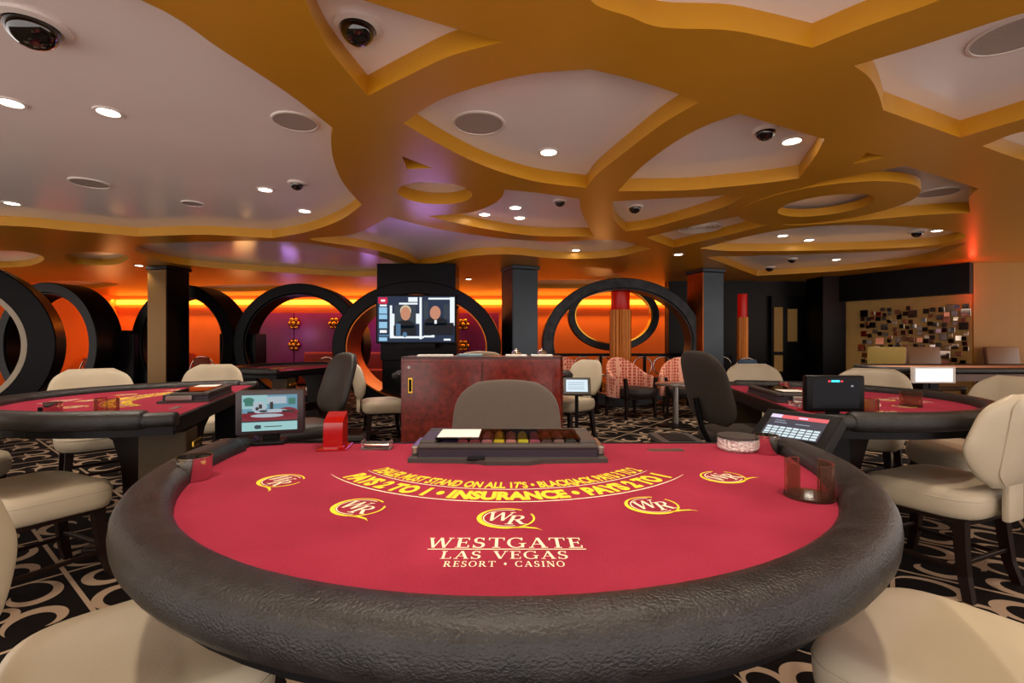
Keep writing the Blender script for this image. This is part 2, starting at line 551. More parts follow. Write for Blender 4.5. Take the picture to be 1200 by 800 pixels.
# ------------------------------------------------------------------ ring portals and columns
def ring_portal(label, cx, y0, rx, rz, wall, depth, rz_ang=0.0, lining=BRONZE, facem=BRONZE, zc=None, t=0.02):
    o = T('ring_portal', label, 'arch', (cx, y0, 0), rz_ang, 'oval portals of the lounge partition')
    n = 72
    zc = rz if zc is None else zc
    def el(a, b, y):
        return [(a * math.cos(2 * PI * i / n), y, zc + b * math.sin(2 * PI * i / n)) for i in range(n)]
    def loft(rs):
        m_ = MB()
        vs = [p for r in rs for p in r]
        k = len(rs)
        fs = [(q * n + i, q * n + (i + 1) % n, ((q + 1) % k) * n + (i + 1) % n, ((q + 1) % k) * n + i) for q in range(k) for i in range(n)]
        return m_.add(vs, fs)
    b = 0.012
    loft([el(rx - b, rz - b, 0), el(rx, rz, b), el(rx, rz, depth), el(rx - wall, rz - wall, depth), el(rx - wall, rz - wall, b), el(rx - wall + b, rz - wall + b, 0)]).build('frame', facem, o, smooth=35)
    loft([el(rx - wall - .001, rz - wall - .001, 0.03), el(rx - wall - .001, rz - wall - .001, depth - .03), el(rx - wall - t, rz - wall - t, depth - .03), el(rx - wall - t, rz - wall - t, 0.03)]).build('lining', lining, o, smooth=35)
    return o
PF = ring_portal('large oval black portal ring behind the wall screen, copper lined', -1.46, 7.35, 1.28, 1.01, 0.2, 0.75, 0, COPPER, BLACKLAC)
ring_portal('grey bronze oval portal ring right of the centre column', 1.85, 8.05, 1.34, 1.08, 0.17, 0.4, 0, BRONZE, BRONZE)
ring_portal('smaller bronze ring hanging behind the right portal', 1.97, 9.35, 0.88, 0.68, 0.13, 0.2, 0.0, BRASS, BRONZE, zc=1.6)
ring_portal('black oval portal ring framing the purple panels, beside the screen', -3.60, 8.15, 1.10, 1.04, 0.17, 0.45, 0, BLACKLAC, BLACKLAC)
ring_portal('narrow black portal ring behind the gold-edged column', -5.68, 8.3, 0.95, 1.04, 0.19, 0.5, -0.1, BLACKLAC, BLACKLAC)
ring_portal('black portal ring framing orange wall, left of the gold-edged column', -7.72, 8.0, 1.0, 1.04, 0.17, 0.45, -0.15, BLACKLAC, BLACKLAC)
ring_portal('nearest black portal ring with pale lining at the left edge', -6.62, 5.6, 1.0, 1.05, 0.27, 0.5, 0.55, CREAM, BLACKLAC, t=0.06)
for px, Y, w, label in ((276, 8.25, 0.62, 'low black pier between two portal rings beside the purple panels'), (137, 8.2, 0.5, 'low black pier between two portal rings by the orange cushions')):
    c = PX(px, 400, Y)
    pr = T('partition_pier', label, 'pier', (c.x, c.y, 0))
    MB().box((0, 0.25, 0.62), (w, 0.4, 1.24), bev=0.02).build('body', BLACKLAC, pr)
    MB().box((0, 0.25, 1.265), (w * 0.6, 0.36, 0.05), bev=0.01).build('cap', BLACKLAC, pr)

def column(label, px0, px1, Y, m_left, m_right, rot, front=False):
    a = PX(px0, 0, Y); b = PX(px1, 0, Y)
    o = T('column', label, 'column', ((a.x + b.x) / 2, Y + 0.25, 0), rot)
    w = (b.x - a.x)
    s = w / (math.cos(abs(rot)) + math.sin(abs(rot)))
    MB().box((0, 0, (GOLD_Z - 0.06) / 2), (s, s, GOLD_Z - 0.06), bev=0.01).build('shaft', m_right, o)
    MB().box((0, 0, GOLD_Z - 0.03), (s + 0.05, s + 0.05, 0.055), bev=0.008).build('capital', m_right, o)
    MB().box((0, 0, 0.06), (s + 0.04, s + 0.04, 0.12), bev=0.008).build('plinth', BLACKLAC, o)
    # metal cladding sheet on the left face
    if front:
        MB().box((0, -s / 2 - 0.006, (GOLD_Z - 0.06) / 2 + .06), (s * 0.98, 0.012, GOLD_Z - 0.2)).build('cladding', m_left, o)
    else:
        MB().box((-s / 2 - 0.006, 0, (GOLD_Z - 0.06) / 2 + .06), (0.012, s * 0.98, GOLD_Z - 0.2)).build('cladding', m_left, o)
    return o
BLUEGREY = mat('blue_grey_metal', '#353d44', rough=0.35, metal=0.5, var=0.15, vscale=2)
column('square blue-grey column between the wall screen and right portal', 588, 631, 7.6, BRONZE, BLUEGREY, 0.42)
column('dark square column with copper side, beside the right portal', 816, 852, 7.9, COPPER, BLUEGREY, 0.3)
column('black square column with a gold side, on the left', 167, 203, 7.6, mat('antique_gold', '#5c3f12', rough=.35, metal=.7), BLACKLAC, -0.28, True)

# column that carries the screen
sc = T('column', 'wide black column carrying the wall screen', 'column', (-1.46, 7.62, 0))
MB().box((0, 0.2, GOLD_Z / 2), (1.17, 0.4, GOLD_Z - 0.01), bev=0.01).build('shaft', BLACKLAC, sc)
MB().box((0, 0.0, 2.07), (1.2, 0.5, 0.44), bev=0.01).build('header', BLACKLAC, sc)
MB().box((0, -0.02, 0.95), (1.2, 0.06, 0.30), bev=0.01).build('panel', BLACKLAC, sc)

def fluted(label, px, Y, r, ztop, capm, capz, name='fluted_column'):
    c = PX(px, 0, Y)
    o = T(name, label, 'column', (c.x, c.y, 0))
    fm = mat('orange_fluted', '#c8741e', rough=0.35, metal=0.3)
    n = 80
    prof = []
    for i in range(n):
        a = 2 * PI * i / n
        rr = r * (1 - 0.13 * abs(math.cos(a * 8)) ** 2)
        prof.append((rr * math.cos(a), rr * math.sin(a)))
    MB().prism(prof, 0, ztop).build('shaft', fm, o, smooth=30)
    MB().lathe([(r * .82, ztop), (r * .86, ztop + .02), (r * .86, capz - .02), (r * .82, capz)], 32).build('capital', capm, o, smooth=30)
    MB().lathe([(r * 1.1, 0), (r * 1.12, .03), (r * 1.12, .08), (r * .98, .10)], 32).build('base', BLACKLAC, o, smooth=30)
    return o
REDL = mat('red_lacquer', '#a01210', rough=0.35, emit='#ff1a08', estr=0.12)
fluted('orange fluted round column with red capital inside the right portal', 727, 8.6, 0.19, 1.66, REDL, 2.2)
fluted('thin orange fluted column with red lamp head near the dark door', 870, 9.0, 0.10, 1.55, REDL, 1.98)
# ------------------------------------------------------------------ blackjack table
FX, FY, FC = 0.833, 0.893, -0.14       # half width, depth and centre of the felt's half ellipse
def felt_pt(a, off=0.0):
    x, y = FX * math.cos(a), -FY * math.sin(a)
    nx, ny = math.cos(a) / FX, -math.sin(a) / FY
    l = math.hypot(nx, ny)
    return (x + nx / l * off, FC + y + ny / l * off)
def rail_path(n=48):
    x = FX + 0.044
    pts = [(x, -0.11), (x, -0.125)]
    pts += [felt_pt(PI * i / n, 0.044) for i in range(n + 1)]
    pts += [(-x, -0.125), (-x, -0.11)]
    return pts
def sweep(path, a, b, zc, n=18, p=2.5):
    rs = []
    N = len(path)
    for i, q in enumerate(path):
        q0 = path[max(0, i - 1)]; q1 = path[min(N - 1, i + 1)]
        t = Vector((q1[0] - q0[0], q1[1] - q0[1])).normalized()
        nx, ny = t.y, -t.x
        rs.append([(q[0] + nx * x, q[1] + ny * x, zc + z) for x, z in superell(a, b, p, n)])
    return rs
def capped(rs, shrink=0.02):
    """rounded ends"""
    def inner(r, d):
        c = sum((Vector(p) for p in r), Vector()) / len(r)
        return [c + (Vector(p) - c) * d for p in r]
    def shift(r, v):
        return [Vector(p) + v for p in r]
    d0 = (sum((Vector(p) for p in rs[0]), Vector()) - sum((Vector(p) for p in rs[1]), Vector())).normalized()
    d1 = (sum((Vector(p) for p in rs[-1]), Vector()) - sum((Vector(p) for p in rs[-2]), Vector())).normalized()
    return [shift(inner(rs[0], .6), d0 * shrink), shift(inner(rs[0], .9), d0 * shrink * .7)] + rs + \
           [shift(inner(rs[-1], .9), d1 * shrink * .7), shift(inner(rs[-1], .6), d1 * shrink)]

def text_mesh(body, size, bold=0.0, extr_space=1.0, yscale=1.0):
    cu = bpy.data.curves.new('txt', 'FONT')
    cu.body = body; cu.size = size; cu.offset = bold; cu.align_x = 'CENTER'
    cu.space_character = extr_space; cu.resolution_u = 3
    tmp = bpy.data.objects.new('txt', cu); COL.objects.link(tmp)
    me = bpy.data.meshes.new_from_object(tmp.evaluated_get(bpy.context.evaluated_depsgraph_get()))
    bpy.data.objects.remove(tmp)
    vs = [(v.co.x, v.co.y * yscale) for v in me.vertices]
    fs = [tuple(p.vertices) for p in me.polygons]
    bpy.data.meshes.remove(me)
    return vs, fs
def fit(vs, width):
    x0 = min(v[0] for v in vs); x1 = max(v[0] for v in vs)
    k = width / (x1 - x0); c = (x0 + x1) / 2
    return [((v[0] - c) * k, v[1]) for v in vs]
# ---- serif capitals drawn as polygons in a cap-height of 1
def _arc(cx, cy, rx, ry, a0, a1, wt, wn, n=14):
    a = []; b = []
    for i in range(n + 1):
        t = math.radians(a0 + (a1 - a0) * i / n)
        w = wn + (wt - wn) * abs(math.cos(t)) ** 1.5
        a.append((cx + (rx) * math.cos(t), cy + ry * math.sin(t)))
        b.append((cx + (rx - w) * math.cos(t), cy + (ry - min(w, wn * 1.3)) * math.sin(t)))
    return [[a[i], a[i + 1], b[i + 1], b[i]] for i in range(n)]
def _r(x0, y0, x1, y1):
    return [[(x0, y0), (x1, y0), (x1, y1), (x0, y1)]]
def _d(x0, y0, x1, y1, w):
    return [[(x0 - w / 2, y0), (x0 + w / 2, y0), (x1 + w / 2, y1), (x1 - w / 2, y1)]]
W_, N_, S_ = 0.15, 0.065, 0.06
SERIF = {
 'I': (0.36, _r(.105, 0, .255, 1) + _r(0, 0, .36, S_) + _r(0, 1 - S_, .36, 1)),
 'L': (0.66, _r(.09, 0, .24, 1) + _r(0, 1 - S_, .34, 1) + _r(0, 0, .62, S_) + _r(.56, 0, .62, .26)),
 'E': (0.68, _r(.09, 0, .24, 1) + _r(0, 1 - S_, .62, 1) + _r(0, 0, .64, S_) + _r(.58, 0, .64, .25) + _r(.56, .77, .62, 1) + _r(.2, .48, .5, .54) + _r(.46, .38, .51, .64)),
 'T': (0.76, _r(.305, 0, .455, 1) + _r(.2, 0, .56, S_) + _r(0, 1 - S_, .76, 1) + _r(0, .74, .06, 1) + _r(.70, .74, .76, 1)),
 'A': (0.86, _d(.11, 0, .43, 1, N_) + _d(.73, 0, .43, 1, W_ + .02) + _r(.2, .32, .62, .38) + _r(0, 0, .26, S_) + _r(.56, 0, .88, S_)),
 'V': (0.86, _d(.43, 0, .11, 1, W_ + .02) + _d(.43, 0, .74, 1, N_) + _r(0, 1 - S_, .30, 1) + _r(.6, 1 - S_, .88, 1)),
 'W': (1.22, _d(.34, 0, .11, 1, W_) + _d(.34, 0, .60, 1, N_) + _d(.84, 0, .60, 1, W_) + _d(.84, 0, 1.08, 1, N_) + _r(0, 1 - S_, .27, 1) + _r(.94, 1 - S_, 1.2, 1)),
 'N': (0.9, _r(.12, 0, .19, 1) + _d(.74, 0, .16, 1, W_ + .03) + _r(.71, 0, .78, 1) + _r(0, 0, .3, S_) + _r(.58, 1 - S_, .9, 1) + _r(0, 1 - S_, .2, 1)),
 'O': (0.9, _arc(.43, .5, .43, .52, 0, 360, W_, N_, 28)),
 'C': (0.82, _arc(.43, .5, .43, .52, 45, 315, W_, N_, 22) + _r(.67, .7, .73, 1.0) + _r(.67, 0, .73, .3)),
 'G': (0.9, _arc(.43, .5, .43, .52, 45, 330, W_, N_, 22) + _r(.67, .72, .73, 1.0) + _r(.66, 0.03, .8, .44) + _r(.55, .40, .9, .46)),
 'S': (0.62, _arc(.29, .74, .25, .28, 40, 265, W_, N_, 16) + _arc(.29, .27, .29, .29, 95, -145, W_, N_, 16) + [[(.20, .58), (.10, .50), (.42, .36), (.50, .46)]] + _r(.46, .74, .52, 1.0) + _r(.03, 0, .09, .28)),
 'R': (0.86, _r(.09, 0, .24, 1) + _r(0, 0, .34, S_) + _r(0, 1 - S_, .4, 1) + _arc(.36, .74, .28, .26, 90, -90, W_, N_, 12) + _r(.2, .48, .4, .54) + _d(.72, 0, .38, .5, W_ + .03) + _r(.62, 0, .88, S_)),
 ' ': (0.45, []),
 '*': (0.5, [[(.08, .5), (.25, .22), (.42, .5), (.25, .78)]]),
}
def serif(text, width, height, x0, y0, M=None, mb=None, z=0.0, slant=0.0, gap=0.12):
    tot = sum(SERIF[c][0] + gap for c in text) - gap
    k = width / tot
    x = 0.0
    mb = mb or MB()
    for ch in text:
        w, polys = SERIF[ch]
        for pl in polys:
            vs = [((x + p[0]) * k + x0 - width / 2 + slant * p[1] * height, p[1] * height + y0, z) for p in pl]
            mb.add(vs, [tuple(range(len(vs)))], M)
        x += w + gap
    return mb

PRINT_Z = FELT_Z + 0.0008
def make_table():
    t = T('blackjack_table', 'x', 'table', (0, 0, 0), 0, 'red felt blackjack tables')
    path = rail_path()
    outline = [(FX + .012, 0)] + [felt_pt(PI * i / 40, 0.012) for i in range(41)] + [(-FX - .012, 0)]
    felt = MB().prism(outline, FELT_Z - 0.03, FELT_Z).build('felt_top', FELT, t)
    under = [(p[0] * 1.05, p[1] * 1.03 if p[1] < -0.01 else 0.012) for p in outline]
    MB().prism(under, FELT_Z - 0.075, FELT_Z - 0.031).build('table_board', BLACKPL, t)
    MB().box((0, 0.012, FELT_Z - 0.03), (1.76, 0.02, 0.062), bev=0.004).build('dealer_edge', BLACKPL, t)
    MB().rings(capped(sweep(path, 0.050, 0.043, FELT_Z - 0.002))).build('armrest_rail', LEATHER, t, smooth=50)
    for s in (-1, 1):
        MB().rings(capped(sweep([(s * 0.884, 0.02), (s * 0.884, -0.05), (s * 0.884, -0.108)], 0.039, 0.032, FELT_Z - 0.004), 0.008)).build('rail_end', LEATHER, t, smooth=50)
    # pedestals: curved bracket panels
    for s in (-1, 1):
        prof = [(-0.16, 0), (0.16, 0), (0.16, .06), (.09, .10), (.075, .35), (.10, .52), (.15, .63), (.15, FELT_Z - .076), (-.22, FELT_Z - .076), (-.22, .64), (-.13, .58), (-.09, .42), (-.08, .12), (-.16, .07)]
        m_ = MB()
        M = Tr(s * 0.31, -0.30, 0) @ Matrix(((0, 0, 1, 0), (1, 0, 0, 0), (0, 1, 0, 0), (0, 0, 0, 1)))
        m_.prism(prof, -0.05, 0.05, M)
        m_.build('pedestal_leg', DKWOOD, t)
        MB().box((s * 0.31, -0.30, 0.02), (0.2, 0.5, 0.04), bev=0.012).build('pedestal_foot', DKWOOD, t)
    MB().box((0, -0.30, 0.22), (0.54, 0.06, 0.10)).build('stretcher_beam', DKWOOD, t)
    # drop box under the dealer's right hand, money slot and paddle
    MB().box((0.62, -0.09, FELT_Z - 0.22), (0.17, 0.2, 0.26), bev=0.006).build('drop_box', mat('olive_metal', '#3a2c18', rough=.45, spec=.2), t)
    db = MB().box((0.62, 0.03, FELT_Z - 0.16), (0.12, 0.012, 0.03), bev=0.003).build('box_handle', BRASS, t)
    MB().box((-0.62, -0.08, FELT_Z - 0.22), (0.15, 0.22, 0.28), bev=0.01).build('equipment_box', BLACKPL, t)
    MB().box((0.5, -0.10, FELT_Z + 0.0008), (0.11, 0.03, 0.002)).build('money_slot', STEEL, t)
    # --- print: two arched rows of letters with rules, five betting spots, centre crest text
    ym = MB()
    for body, r, hgt, span, bold in (("DEALER MUST STAND ON ALL 17'S \u2022 BLACKJACK PAYS 3 TO 2", 0.497, 0.045, 1.62, 0.0022), ("PAYS 2 TO 1 \u2022 INSURANCE \u2022 PAYS 2 TO 1", 0.580, 0.052, 1.60, 0.0042)):
        vs, fs = text_mesh(body, hgt / 0.70, bold)
        L = span * (r - hgt / 2)
        vs = fit(vs, L)
        out = []
        for x, y in vs:
            a = x / (r - hgt / 2)
            rr = r - y
            out.append((rr * math.sin(a), -rr * math.cos(a), PRINT_Z))
        ym.add(out, fs)
    ym.build('yellow_lettering', YELLOW, t)
    wm = MB()
    for r, w, sp in ((0.506, 0.004, 1.66), (0.594, 0.0045, 1.75)):
        A = []; B_ = []
        for i in range(41):
            a = sp * (i / 40 - 0.5)
            taper = 1 - abs(2 * i / 40 - 1) ** 6
            A.append((r * math.sin(a), -r * math.cos(a), PRINT_Z)); rb = r + w * (0.2 + 0.8 * taper)
            B_.append((rb * math.sin(a), -rb * math.cos(a), PRINT_Z))
        wm.ribbon_quad(A, B_)
    wm.build('white_rule', CREAMPRINT, t)
    cm = MB()
    serif('WESTGATE', 0.264, 0.041, 0.0, -0.827, mb=cm, z=PRINT_Z)
    cm.add([(-0.128, -0.834, PRINT_Z), (0.135, -0.834, PRINT_Z), (0.135, -0.831, PRINT_Z), (-0.128, -0.831, PRINT_Z)], [(0, 1, 2, 3)])
    serif('LAS VEGAS', 0.205, 0.028, 0.0, -0.868, mb=cm, z=PRINT_Z)
    serif('RESORT * CASINO', 0.188, 0.019, 0.0, -0.895, mb=cm, z=PRINT_Z, gap=0.18)
    cm.build('crest_lettering', CREAMPRINT, t)
    # betting spots
    for (x, y) in ((0, -0.69), (-0.308, -0.627), (0.306, -0.616), (-0.561, -0.435), (0.548, -0.405)):
        ang = math.atan2(x, -(y - 0.0)) if True else 0
        M = Tr(x, y, PRINT_Z) @ Rz(ang * 0.75)
        lg = MB()
        A = []; B_ = []
        for i in range(49):
            a = math.radians(55 + 330 * i / 48)
            w = 0.004 + 0.0065 * max(0, -math.cos(a - 0.5)) 
            A.append((0.057 * math.cos(a), 0.054 * math.sin(a), 0)); B_.append(((0.057 - w) * math.cos(a), (0.054 - w) * math.sin(a), 0))
        lg.ribbon_quad(A, B_, M)
        # tail of the ring
        lg.ribbon_quad([(0.012, -0.052, 0), (0.035, -0.05, 0), (0.058, -0.055, 0), (0.068, -0.062, 0)], [(0.012, -0.046, 0), (0.035, -0.043, 0), (0.056, -0.049, 0), (0.068, -0.062, 0)], M)
        lo = lg.build('bet_ring', YELLOW, t)
        lt = MB()
        A2 = []; B2 = []
        for i in range(33):
            a = math.radians(70 + 220 * i / 32)
            A2.append((0.047 * math.cos(a) + .002, 0.044 * math.sin(a), 0.0002)); B2.append((0.0445 * math.cos(a) + .002, 0.0415 * math.sin(a), 0.0002))
        lt.ribbon_quad(A2, B2, M)
        serif('W', 0.052, 0.046, -0.016, -0.016, M=M, mb=lt, z=0.0003, slant=0.25)
        serif('R', 0.040, 0.046, 0.018, -0.034, M=M, mb=lt, z=0.0003, slant=0.25)
        lt.build('bet_monogram', CREAMPRINT, lo)
    return t
TABLE = make_table()
TABLE['label'] = 'large red felt blackjack table in the foreground with padded black rail'
TABLE.location = (-0.012, 1.635, 0)
def table_at(c, pdir, label):
    # local -y points to the players
    return dup(TABLE, (c[0], c[1], 0), math.atan2(pdir[0], -pdir[1]), label)
LT = table_at((-1.80, 3.02), (-0.955, -0.297), 'red blackjack table on the left, seen end-on past the small monitor')
RT = table_at((1.52, 2.98), (0.98, -0.17), 'red blackjack table on the right with dark monitor and amber cups')
BT = table_at((-0.30, 4.95), (0.0, 1.0), 'blackjack table mostly hidden behind the burl cabinet')
FT = table_at((-2.50, 6.35), (-0.97, 0.2), 'far blackjack table left of the burl cabinet, only its dark rail end showing')

def on_table(tab, x, y, z=0.0):
    M = Tr(*tab.location) @ Rz(tab.rotation_euler.z)
    return M @ Vector((x, y, FELT_Z + z))

# ------------------------------------------------------------------ seats
def make_stool():
    t = T('player_chair', 'x', 'chair', (0, 0, 0), 0, 'cream leather player chairs')
    rs = []
    base = superell(0.245, 0.235, 4.2, 44)
    def shp(p, k, dz_front=0):
        x, y = p
        w = 1.0 + 0.06 * (y / 0.235)
        return (x * k * w, y * k)
    for z, k in ((0.335, 0.90), (0.345, 0.95), (0.37, 0.985), (0.405, 1.0), (0.432, 0.99), (0.447, 0.955), (0.455, 0.88), (0.459, 0.7), (0.457, 0.45), (0.455, 0.2)):
        rs.append([(shp(p, k)[0], shp(p, k)[1], z - 0.018 * max(0, p[1] / 0.235 * k) ** 3 + (0.012 * abs(p[0] / .245 * k) ** 2 if z > .44 else 0)) for p in base])
    seat = MB().rings(rs).build('seat', CREAM, t, smooth=60)
    MB().tube([(shp(p, 0.995)[0], shp(p, 0.995)[1], 0.420 - 0.012 * max(0, p[1] / .235) ** 3) for p in base], 0.003, 6, closed=True).build('piping', CREAM, seat, smooth=60)
    MB().prism([(p[0] * .86, p[1] * .86) for p in base], 0.315, 0.337).build('seat_board', DKWOOD, t)
    # backrest
    def w(tt):
        pts = ((0, .15), (.15, .215), (.4, .272), (.6, .262), (.85, .225), (1, .150))
        for q in range(len(pts) - 1):
            (a, x), (b, y) = pts[q], pts[q + 1]
            if tt <= b + 1e-6:
                k = (tt - a) / (b - a)
                m0 = (pts[q + 1][1] - pts[max(0, q - 1)][1]) / (pts[q + 1][0] - pts[max(0, q - 1)][0]) * (b - a)
                q2 = min(len(pts) - 1, q + 2)
                m1 = (pts[q2][1] - pts[q][1]) / (pts[q2][0] - pts[q][0]) * (b - a)
                return x * (2*k**3 - 3*k*k + 1) + m0 * (k**3 - 2*k*k + k) + y * (3*k*k - 2*k**3) + m1 * (k**3 - k*k)
        return .150
    NT, NU = 30, 27
    front = []; back = []
    for i in range(NT + 1):
        tt = 0.5 - 0.5 * math.cos(PI * i / NT)
        for j in range(NU + 1):
            u = -math.cos(PI * j / NU)
            q = abs(2 * tt - 1)
            edge = max(0, 1 - abs(u) ** 5) ** .5 * max(0, 1 - q ** 7) ** .5
            x = w(tt) * u * (1 - 0.10 * q ** 8 * abs(u))
            z = 0.485 + 0.40 * tt
            y = -0.265 - 0.06 * (tt) + 0.62 * max(0, abs(x) - 0.10) ** 1.25 - 0.00
            th = 0.034 * edge
            front.append((x, y + th, z)); back.append((x, y - th * 0.9, z))
    n = NU + 1
    vs = front + back; o2 = len(front); fs = []
    for i in range(NT):
        for j in range(NU):
            fs.append((i * n + j, i * n + j + 1, (i + 1) * n + j + 1, (i + 1) * n + j))
            fs.append((o2 + i * n + j, o2 + (i + 1) * n + j, o2 + (i + 1) * n + j + 1, o2 + i * n + j + 1))
    bk = MB().add(vs, fs)
    me = bk.build('backrest', CREAM, t, smooth=80)
    bm = bmesh.new(); bm.from_mesh(me.data); bmesh.ops.remove_doubles(bm, verts=list(bm.verts), dist=1e-4); bmesh.ops.recalc_face_normals(bm, faces=list(bm.faces)); bm.to_mesh(me.data); bm.free()
    # stitched seams on the back of the wings
    for s in (-1, 1):
        path = []
        for i in range(4, 27):
            tt = 0.5 - 0.5 * math.cos(PI * i / NT)
            x = s * min(0.16, w(tt) * .72)
            path.append((x, -0.265 - 0.06 * tt + 0.62 * max(0, abs(x) - .10) ** 1.25 - 0.0305, 0.485 + 0.40 * tt))
        MB().tube(path, 0.0025, 6).build('seam', CREAM, me, smooth=60)
    MB().box((0, -0.268, 0.46), (0.13, 0.03, 0.25), bev=0.012).build('back_support', CREAM, t, smooth=40)
    for sx in (-1, 1):
        for sy in (-1, 1):
            pth = [(sx * .17, sy * .165, .33), (sx * .178, sy * .172, .22), (sx * .186, sy * .185, .10), (sx * .205, sy * .21, .0)]
            rs = []
            for k, p in enumerate(pth):
                h = (0.023, .021, .019, .017)[k]
                rs.append([(p[0] + a * h, p[1] + b * h, p[2]) for a, b in ((-1, -1), (1, -1), (1, 1), (-1, 1))])
            MB().rings(rs).build('leg', DKWOOD, t)
    for s in (-1, 1):
        MB().box((s * .184, 0, .12), (.016, .34, .02), bev=.004).build('stretcher', DKWOOD, t)
        MB().box((0, s * .18, .15), (.35, .016, .02), bev=.004).build('stretcher', DKWOOD, t)
    return t
ST = make_stool()
STOOLS = [
 ((-0.79, 1.03), (0.77, 0.64), 'cream player chair nearest on the left, tucked under the big table'),
 ((0.945, 1.01), (-0.6, 0.8), 'cream player chair nearest on the right, seat under the big table rim'),
 ((2.03, 2.31), (-0.40, 0.92), 'cream player chair seen from behind at the right, angular back to camera'),
 ((2.80, 2.98), (-1.0, 0.02), 'cream player chair behind the angular-backed one at the right table tip'),
 ((2.66, 3.66), (-0.72, -0.66), 'cream player chair beyond the dark monitor of the right table'),
 ((2.26, 4.36), (-0.15, -1.0), 'cream player chair at far end of right table by the black dealer seat'),
 ((-3.10, 3.62), (0.72, -0.66), 'cream player chair behind the left table beside the orange cushion'),
 ((-2.74, 4.27), (0.2, -1.0), 'cream player chair at far end of left table, behind its chip tray'),
 ((-3.12, 2.62), (0.97, 0.22), 'cream player chair at the rounded tip of the left table'),
 ((-2.16, 2.18), (0.42, 0.91), 'cream player chair at the near end of the left table'),
 ((-1.42, 5.35), (0.92, 0.38), 'cream player chair left of the burl cabinet, beneath the wall screen'),
 ((0.66, 5.5), (-0.80, -0.6), 'cream player chair right of the burl cabinet beside the patterned armchairs'),
]
for i, (c, d_, lab) in enumerate(STOOLS):
    if i == 0:
        ST.location = (c[0], c[1], 0); ST.rotation_euler.z = face(*d_); ST['label'] = lab
    else:
        dup(ST, (c[0], c[1], 0), face(*d_), lab)

def make_dealer_chair(fab, label, loc, rz, lift=0.0, tilt=0.12):
    t = T('dealer_chair', label, 'chair', loc, rz, 'padded dealer chairs')
    base = superell(0.25, 0.24, 4, 36)
    rs = [[(p[0] * k, p[1] * k, z + lift) for p in base] for z, k in ((.40, .9), (.41, .97), (.44, 1), (.47, .97), (.485, .85), (.49, .4))]
    MB().rings(rs).build('seat', fab, t, smooth=60)
    NT, NU = 18, 18
    front = []; back = []
    for i in range(NT + 1):
        tt = 0.5 - 0.5 * math.cos(PI * i / NT)
        for j in range(NU + 1):
            u = -math.cos(PI * j / NU)
            # rounded rectangle outline, a little wider below
            q = 2 * tt - 1
            wd = (0.27 - 0.03 * tt) * (1 - abs(q) ** 4.5 * 0.42)
            x = wd * u
            z = 0.53 + lift + 0.42 * tt + (0.012 * (1 - u * u) if tt > .5 else 0)
            edge = max(0, 1 - abs(u) ** 6) ** .5 * max(0, 1 - abs(q) ** 8) ** .5
            y = -0.24 - tilt * tt + 0.5 * x * x
            front.append((x, y + .03 * edge, z)); back.append((x, y - .03 * edge, z))
    n = NU + 1; o2 = len(front); fs = []
    for i in range(NT):
        for j in range(NU):
            fs.append((i * n + j, i * n + j + 1, (i + 1) * n + j + 1, (i + 1) * n + j))
            fs.append((o2 + i * n + j, o2 + (i + 1) * n + j, o2 + (i + 1) * n + j + 1, o2 + i * n + j + 1))
    bo = MB().add(front + back, fs).build('backrest', fab, t, smooth=80)
    bm = bmesh.new(); bm.from_mesh(bo.data); bmesh.ops.remove_doubles(bm, verts=list(bm.verts), dist=1e-4); bmesh.ops.recalc_face_normals(bm, faces=list(bm.faces)); bm.to_mesh(bo.data); bm.free()
    MB().tube([(0, -.05, .40 + lift), (0, -.24, .405 + lift), (0, -.29, .5 + lift), (0, -.30 - tilt * .3, .68 + lift)], 0.018, 8).build('back_bracket', BLACKPL, t, smooth=50)
    MB().lathe([(.022, .09), (.022, .25), (.03, .26), (.03, .40 + lift)], 16).build('gas_column', BLACKPL, t, smooth=40)
    for k in range(5):
        a = 2 * PI * k / 5 + .3
        M = Rz(a)
        l = MB().box((.15, 0, .085), (.28, .035, .03), M, bev=.008).build('base_arm', BLACKPL, t)
        MB().cyl(.028, -.012, .012, 14, M @ Tr(.28, 0, .030) @ Rx(PI / 2)).build('caster', BLACKPL, l)
    return t
make_dealer_chair(GREYFAB, 'taupe fabric dealer chair behind the chip tray of the big table', (-0.025, 2.03, 0), face(0, -1), -0.045, 0.06)
make_dealer_chair(BLACKFAB, 'black dealer chair at the left table, seen from its side', (-1.47, 3.30, 0), face(-0.75, -0.65), 0.06)
make_dealer_chair(mat('charcoal_fabric', '#2e2620', rough=0.8, bump=.1, bscale=300), 'charcoal dealer chair with its back to the walkway at the right table', (1.42, 2.92, 0), face(0.98, 0.12), 0.085, 0.10)
make_dealer_chair(mat('sand_fabric', '#8d7a66', rough=0.8), 'sand coloured dealer chair top peeking over the burl cabinet', (-0.29, 4.80, 0), face(0, 1), 0.05)

